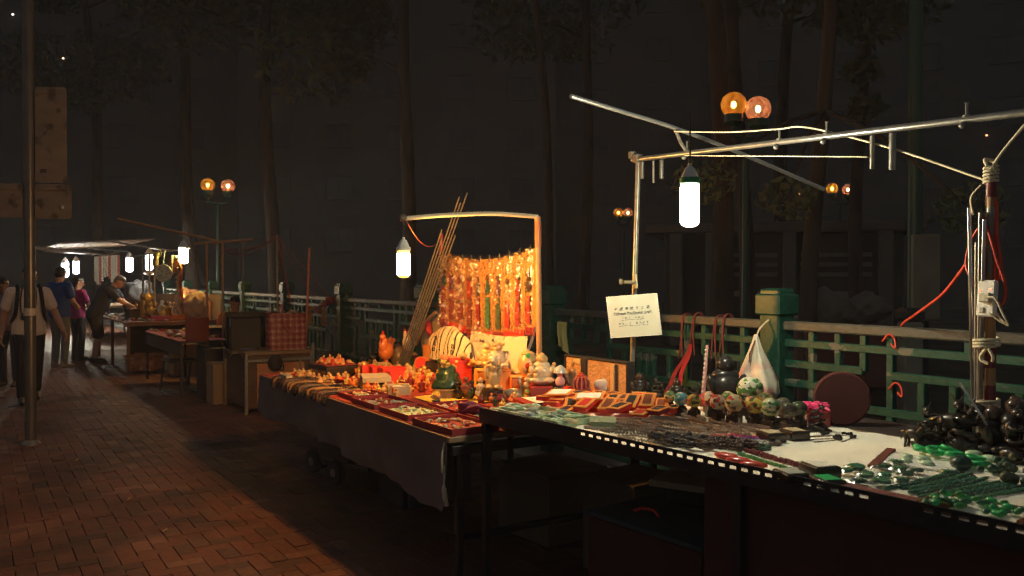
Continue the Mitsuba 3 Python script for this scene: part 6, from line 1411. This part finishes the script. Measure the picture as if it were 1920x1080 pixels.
# empty tube frame, leaning tubes and red wires between the far stall and the cart
ef = thing('tube_frame', 'empty brown tube frame between the far stall and the plaid bag cart', 'frame')
for x, y, z in ((2.87, 12.63, 2.08), (3.06, 12.51, 2.09)): part(ef, 'upright', tube([(x, y, 0), (x, y, z)], .017, 8), rust_wood, 40)
part(ef, 'upright', tube([(3.52, 13.16, 0), (3.52, 13.16, 2.12)], .017, 8), steel_old, 40)
part(ef, 'rail', tube([(2.724, 12.728, 2.061), (3.418, 12.289, 2.122)], .017, 8), rust_wood, 40)
for q in range(5):
    a, b = np.array([2.80 + .02 * q, 13.63 + .03 * q, 2.33 - .02 * q]), np.array([2.98 + .015 * q, 13.51, 1.5])
    single('spare_tube', tube([a, a + (b - a) * 1.05], .011, 6), steel if q % 2 else steel_old, 'tube in the bundle leaning left of the empty tube frame', 'tube', 'tubes leaning by the empty frame', smooth=40)
wp = thing('wire_pole', 'thin pole from whose top red wires spread, left of the plaid bag', 'pole')
part(wp, 'shaft', tube([(3.66, 11.9, 0), (3.655, 11.9, 2.18)], .016, 8), steel_old, 40)
single('copper_pole', tube([(3.39, 10.04, .0), (3.465, 10.0, 1.94)], .017, 8), mat((.32, .13, .08), .3, metallic=.4), 'reddish shiny pole leaning behind the plaid bag', 'pole', smooth=40)
top = (3.655, 11.9, 2.17)
for q, (e, d) in enumerate((((3.2, 13.6, 2.10), .14), ((3.25, 13.5, 2.02), .18), ((3.3, 13.4, 2.0), .10), ((3.72, 11.5, 1.25), -.02), ((3.62, 11.2, 1.24), .04), ((4.1, 11.6, 1.30), .05), ((4.15, 11.2, 1.30), .0))):
    single('red_wire', tube(sag(top, e, d, 16), .006, 5), wire_red_dark, ['red wire sagging from the thin pole to the empty frame', 'red wire slanting down from the thin pole'][q > 2], 'wire', ['wires sagging to the empty frame', 'wires slanting down from the thin pole'][q > 2], smooth=True)
single('black_bar_table', box(.5, .62, .80, .006, (3.12, 12.95, .06)), mat((.035, .02, .018), .6), 'dark brown cabinet under the empty tube frame', 'cabinet')
single('orange_lump', mv(ICO[2], (3.3, 12.75, .885), s=(.08, .05, .03)), glaze_orange, 'orange lump of cloth on the dark brown cabinet', 'cloth', smooth=True)

# farthest stall: lit hanging garments
gs = thing('garment_rack', 'brightly lit rack of white and red hanging strips at the farthest stall', 'rack')
part(gs, 'rail', tube(curve([(2.72, 24.0, 2.10), (3.0, 24.0, 2.16), (3.2, 23.5, 2.22)], 5), .02, 8), steel, 40)
for q in range(11):
    t_ = q / 10
    x, y = 2.72 + .5 * t_, 24.0 - .35 * t_
    part(gs, 'garment', grid(lambda u, v: np.stack([x + (u - .5) * .05, y + .02 * np.sin(u * 5 + q), 2.10 + .06 * t_ - v * (.62 + .1 * math.sin(q))], 1), 4, 10), [cloth_white, card_white, mat((.55, .16, .14), .7), cloth_white][q % 4], True)
ft = thing('market_table', 'farthest stall table behind the man in blue', 'table')
part(ft, 'top', box(1.4, 3, .05, .005, (3.2, 25.5, .8)), table_wood)
for x, y in ((2.6, 24.1), (3.8, 24.1), (2.6, 26.9), (3.8, 26.9)): part(ft, 'leg', box(.05, .05, .8, .004, (x, y, 0)), table_wood)
single('roof_sheet', box(2.3, 6, .03, .005, (3.0, 27, 2.5), 0, 0, -4), mat((.20, .13, .10), .7), 'dark awning sheet over the farthest stall', 'awning')

# ------------------------------------------------------------------ people
from manifold3d import Manifold


def hull_of(spheres_):
    return Manifold.batch_hull([Manifold.sphere(r, 14).translate([float(c) for c in p]) for p, r in spheres_])


def chainm(js):
    """Tapered limbs through joints (point, radius)."""
    out = hull_of([js[0], js[1]])
    for a, b in zip(js[1:-1], js[2:]): out = out + hull_of([a, b])
    return out


def finish(m, edge=.022, it=6):
    m = m.refine_to_length(edge).to_mesh()
    t = trimesh.Trimesh(m.vert_properties[:, :3], m.tri_verts, process=True)
    trimesh.smoothing.filter_taubin(t, lamb=.5, nu=.53, iterations=it)
    return tm(t.vertices, t.faces)


V = lambda *a: np.array(a, float)
SK = pmat('skin', lambda p, n, uv: mix((.36, .19, .125), (.46, .26, .175), fbm(p.x * 14, p.y * 14, p.z * 14, 3)), .5)
HAIR = mat((.018, .014, .012), .45)
EYE = mat((.03, .02, .018), .2)
LIP = mat((.30, .11, .09), .5)


def hand(wrist, d, palm_n, r=1.0, curl=.5, side=1):
    """Palm and five fingers of unequal length; d: direction of the fingers, palm_n: the way the palm faces."""
    d = d / np.linalg.norm(d); n = palm_n - (palm_n @ d) * d; n /= np.linalg.norm(n); s = np.cross(d, n) * side
    kn = wrist + d * .085 * r
    m = hull_of([(wrist + d * .012, .023 * r), (kn + s * .030 * r, .013 * r), (kn - s * .030 * r, .012 * r), (wrist + d * .045 + s * .026 * r, .015 * r)])
    for o, L in ((.032, .072), (.011, .082), (-.011, .076), (-.031, .060)):
        b0 = kn + s * o * r; a1 = b0 + (d * math.cos(curl * .6) + n * math.sin(curl * .6)) * L * .45 * r
        a2 = a1 + (d * math.cos(curl * 1.5) + n * math.sin(curl * 1.5)) * L * .32 * r; a3 = a2 + (d * math.cos(curl * 2.1) + n * math.sin(curl * 2.1)) * L * .23 * r
        m = m + chainm([(b0 - d * .012, .0098 * r), (a1, .009 * r), (a2, .0084 * r), (a3, .0074 * r)])
    t0 = wrist + d * .026 + s * .022 * r; t1 = t0 + (d * .6 + s * .75 + n * .25) * .036 * r; t2_ = t1 + (d * .9 + s * .25 + n * .4) * .030 * r
    return m + chainm([(t0, .014 * r), (t1, .011 * r), (t2_, .0085 * r)])


def person(label, loc, az, J, look=(0, 1, 0), shirt=None, legs='long', trouser=None, shoe=None, h=1.0, girth=1.0, hair='short', sleeve=.62, group=None):
    """J: joints in the figure's own frame (facing +y, right hand at +x). az: degrees the figure is turned from +y towards +x."""
    t = thing('person', label, 'person', group)
    P = lambda m, mt, nm, sm=True, par=t: part(par, nm, mv(m, loc, -az, s=h), mt, sm)
    nk, hd = V(*J['neck']), V(*J['head'])
    f = V(*look); f /= np.linalg.norm(f); up = hd - nk; up = up / np.linalg.norm(up); upn = up - (up @ f) * f * .8; upn /= np.linalg.norm(upn); rt = np.cross(f, upn); rt /= np.linalg.norm(rt); upn = np.cross(rt, f)
    hp = lambda x, y, z: hd + rt * x + f * y + upn * z
    ch, pv = V(*J['chest']), V(*J['pelvis'])
    skin = hull_of([(hp(0, -.015, .035), .083), (hp(0, .022, .035), .074), (hp(0, .038, -.045), .05), (hp(0, .052, -.082), .028)])
    skin = skin + hull_of([(hp(0, .092, .012), .008), (hp(0, .108, -.022), .013), (hp(.013, .09, -.026), .010), (hp(-.013, .09, -.026), .010)])
    for s in (-1, 1): skin = skin + hull_of([(hp(s * .080, -.012, .016), .012), (hp(s * .080, -.012, -.026), .010), (hp(s * .088, -.024, .008), .010)])
    skin = skin + chainm([(hp(0, -.02, -.02), .058), (nk, .056), (ch * .25 + nk * .75, .07)])
    shs = []
    sh_m = hull_of([(ch + V(.09 * girth, 0, .06), .105 * girth), (ch + V(-.09 * girth, 0, .06), .105 * girth), (pv * .45 + ch * .55 + V(.06 * girth, .01, 0), .115 * girth), (pv * .45 + ch * .55 + V(-.06 * girth, .01, 0), .115 * girth), (nk - V(0, 0, .03), .062)])
    sh_m = sh_m + hull_of([(pv * .45 + ch * .55 + V(.06 * girth, .01, 0), .118 * girth), (pv * .45 + ch * .55 + V(-.06 * girth, .01, 0), .118 * girth), (pv + V(.085 * girth, 0, -.02), .112 * girth), (pv + V(-.085 * girth, 0, -.02), .112 * girth)])
    for s, k in ((1, 'R'), (-1, 'L')):
        a, e, w = V(*J['sh' + k]), V(*J['el' + k]), V(*J['wr' + k])
        skin = skin + chainm([(a, .05), (e, .041), (e + (w - e) * .3, .043), (w, .028)])
        d = w - e
        if 'hd' + k in J: d = V(*J['hd' + k])
        skin = skin + hand(w, d, V(*J.get('pn' + k, (-s, 0.2, 0))), 1.0, J.get('curl', .5), s)
        c = a + (e - a) * sleeve
        sh_m = sh_m + chainm([(a * .7 + (ch + V(0, 0, .08)) * .3, .085), (a, .074 * (girth * .5 + .5)), (c, .070 * (girth * .4 + .6))])
    tr_m = hull_of([(pv + V(.075 * girth, 0, 0), .105 * girth), (pv + V(-.075 * girth, 0, 0), .105 * girth), (pv + V(0, 0, -.07), .09)])
    shoes = []
    for s, k in ((1, 'R'), (-1, 'L')):
        hp_, kn, an, to = pv + V(.09 * s, 0, -.05), V(*J['kn' + k]), V(*J['an' + k]), V(*J['to' + k])
        if legs == 'long':
            tr_m = tr_m + chainm([(hp_, .098 * girth), (hp_ * .5 + kn * .5, .085), (kn, .066), (kn * .3 + an * .7 + V(0, 0, .0), .062), (an + V(0, 0, .025), .058)])
        else:
            tr_m = tr_m + chainm([(hp_, .102 * girth), (hp_ * .4 + kn * .6, .095), (kn + (hp_ - kn) * .06, .092)])
            skin = skin + chainm([(kn, .058), (kn + (an - kn) * .3 - V(0, .018, 0), .057), (an, .036)])
        fd = to - an; fd[2] = 0; fd /= np.linalg.norm(fd) + 1e-9
        shoes.append(hull_of([(an + V(0, 0, .0) - fd * .03, .042), (V(an[0], an[1], an[2] - .045) - fd * .045, .034), (to + V(0, 0, .0), .030), (to - fd * .07 + V(0, 0, .012), .040), (to + fd * .025, .024)]))
    P(finish(skin, .02, 5), SK, 'body')
    P(finish(sh_m, .035, 8), shirt, 'shirt')
    P(finish(tr_m, .04, 8), trouser, 'trousers' if legs == 'long' else 'shorts')
    for m_ in shoes: P(finish(m_, .03, 4), shoe, 'shoe')
    hm = hull_of([(hp(0, -.022, .046), .087), (hp(0, .012, .060), .078), (hp(0, -.04, .0), .070)])
    if hair == 'bun': hm = hm + hull_of([(hp(0, -.10, -.01), .05), (hp(0, -.10, .03), .045)]) + hull_of([(hp(.03, -.03, .06), .066), (hp(-.03, -.03, .06), .066), (hp(0, -.06, -.05), .05)])
    hm = hm - hull_of([(hp(0, .10, -.03), .075), (hp(0, .10, .015), .062), (hp(0, .03, -.11), .075)])
    P(finish(hm, .025, 3), HAIR if hair != 'grey' else mat((.10, .09, .085), .6), 'hair')
    for s in (-1, 1):
        P(ell(hp(s * .032, .084, .016), .0095, 1), EYE, 'eye')
        P(ell(hp(s * .032, .086, .036), (.016, .006, .004), 1), HAIR, 'eyebrow')
    P(mv(ell((0, 0, 0), (.022, .008, .006), 1), hp(0, .083, -.058)), LIP, 'mouth')
    return t


ST = dict(pelvis=(0, 0, .93), chest=(0, .01, 1.27), neck=(0, 0, 1.45), head=(0, .03, 1.585), shR=(.185, 0, 1.39), shL=(-.185, 0, 1.39), elR=(.25, -.02, 1.12), elL=(-.25, -.02, 1.12), wrR=(.27, .08, .88), wrL=(-.27, .08, .88),
          knR=(.10, .03, .50), knL=(-.10, .03, .50), anR=(.10, 0, .085), anL=(-.10, 0, .085), toR=(.12, .15, .03), toL=(-.12, .15, .03))


def pose(**k):
    d = dict(ST); d.update(k); return d


tee = pmat('pale_tee', cloth_fn((.66, .54, .45), (.82, .68, .57)), .9)
navy = mat((.018, .026, .045), .85)
person('man in pale tee and dark trousers walking towards us behind the sign pole', (.64, 12.4, 0), 178, pose(
    shR=(.19, 0, 1.39), elR=(.27, -.06, 1.12), wrR=(.30, .0, .87), elL=(-.29, .04, 1.13), wrL=(-.37, .16, .90), knR=(.09, .12, .50), anR=(.09, .10, .085), toR=(.10, .25, .03), knL=(-.10, -.06, .50), anL=(-.10, -.26, .12), toL=(-.11, -.12, .035)),
       (.25, 1, -.02), tee, 'long', mat((.022, .02, .024), .8), mat((.03, .03, .03), .6))
bk_ = thing('backpack', 'dark backpack worn by the walking man, its straps over his pale tee', 'backpack')
pw = lambda m: mv(m, (.64, 12.4, 0), -178)
part(bk_, 'bag', pw(ell((0, -.21, 1.18), (.16, .10, .23), 2)), mat((.02, .02, .024), .8), True)
for s in (-1, 1): part(bk_, 'strap', pw(tube(curve([(s * .12, -.14, 1.40), (s * .125, -.02, 1.478), (s * .125, .10, 1.42), (s * .14, .145, 1.28), (s * .16, .135, 1.12), (s * .19, .0, 1.02)], 6), .022, 8)), mat((.02, .02, .024), .8), 60)
cm = thing('camera', 'black camera hanging on the chest of the walking man', 'camera')
part(cm, 'body', pw(box(.13, .06, .09, .012, (.03, .17, 1.05))), ebony)
part(cm, 'lens', pw(mv(mv(lathe([(.036, 0), (.038, .05), (.034, .07), (.025, .072)], 18), rx=-90), (.03, .20, 1.09))), ebony, 40)
part(cm, 'strap', pw(tube(curve([(-.03, .16, 1.13), (-.07, .145, 1.28), (-.06, .05, 1.475), (.06, .05, 1.475), (.10, .145, 1.28), (.09, .16, 1.13)], 6), .009, 6)), ebony, 60)
person('person in pale pink top half hidden behind the walking man at the left edge', (.50, 14.4, 0), -150, pose(chest=(0, .08, 1.22), neck=(0, .13, 1.38), head=(0, .20, 1.50), shR=(.19, .07, 1.33), shL=(-.19, .07, 1.33), elR=(.25, .12, 1.06), elL=(-.25, .12, 1.06), wrR=(.2, .3, .95), wrL=(-.2, .3, .95)), (0, 1, -.4),
       mat((.44, .30, .27), .85), 'long', mat((.05, .05, .055), .8), mat((.04, .03, .03), .6), .97)
person('man in bright blue tee and grey trousers seen from behind near the farthest lamps', (1.34, 16.9, 0), 52, pose(shR=(.19, 0, 1.40), elR=(.24, .06, 1.13), wrR=(.13, .25, 1.02), elL=(-.25, -.03, 1.13), wrL=(-.22, .14, .92), hdR=(-.4, 1, -.2)), (-.15, 1, -.12),
       mat((.02, .06, .22), .85), 'long', mat((.13, .135, .14), .85), mat((.24, .19, .16), .6), 1.03)
person('woman in magenta top with tied hair between the men in blue and navy', (1.75, 18.2, 0), 62, pose(elR=(.22, .1, 1.13), wrR=(.12, .28, 1.06), elL=(-.22, .1, 1.13), wrL=(-.1, .28, 1.02)), (.5, 1, -.25), mat((.30, .03, .12), .8), 'long', mat((.03, .028, .03), .8), mat((.03, .03, .03), .6), .93, .92, 'bun')
person('stout man in navy tee and dark shorts leaning over the far stall', (2.0, 17.5, 0), 108, pose(
    pelvis=(0, -.03, .94), chest=(0, .16, 1.25), neck=(0, .29, 1.41), head=(0, .39, 1.49), shR=(.18, .22, 1.36), shL=(-.19, .24, 1.36), elR=(.20, .46, 1.14), wrR=(.16, .70, 1.02), elL=(-.2, .44, 1.12), wrL=(-.12, .64, .95), curl=.7,
    knR=(.10, .05, .50), knL=(-.11, .02, .50), anR=(.11, 0, .085), anL=(-.12, -.08, .085), toR=(.14, .16, .03), toL=(-.15, .08, .03)), (.05, .8, -.55), navy, 'short', mat((.02, .02, .022), .85), mat((.018, .018, .018), .6), 1.0, 1.22, 'grey', .58)
person('seated dark haired vendor with glasses behind the dark case, face lit orange', (3.55, 13.75, -.42), -150, pose(knR=(.12, .42, .90), knL=(-.12, .42, .90), anR=(.12, .45, .48), anL=(-.12, .45, .48), toR=(.12, .6, .44), toL=(-.12, .6, .44), elR=(.22, .1, 1.14), wrR=(.1, .3, 1.12), elL=(-.22, .1, 1.14), wrL=(-.1, .3, 1.12)), (.2, 1, -.35),
       mat((.50, .08, .03), .7), 'long', mat((.03, .03, .035), .8), mat((.03, .03, .03), .6))
st2 = thing('stool', 'small stool under the seated vendor', 'stool')
part(st2, 'seat', box(.34, .34, .04, .01, (3.55, 13.75, .40)), wood_dark)
for dx in (-.14, .14):
    for dy in (-.14, .14): part(st2, 'leg', box(.03, .03, .40, .004, (3.55 + dx, 13.75 + dy, 0)), wood_dark)

# ------------------------------------------------------------------ thin haze added to imitate lens bloom and lift the dark tones
scene['added_haze'] = {'type': 'homogeneous', 'albedo': {'type': 'rgb', 'value': [.80, .88, .95]}, 'sigma_t': {'type': 'rgb', 'value': [.0030, .0030, .0030]}}
scene['haze'] = {'type': 'cube', 'bsdf': {'type': 'null'}, 'interior': {'type': 'ref', 'id': 'added_haze'}, 'to_world': T().translate([20, 35, 19]).scale([98, 98, 21])}
lab('haze', kind='stuff')
scene['viewpoint']['medium'] = {'type': 'ref', 'id': 'added_haze'}
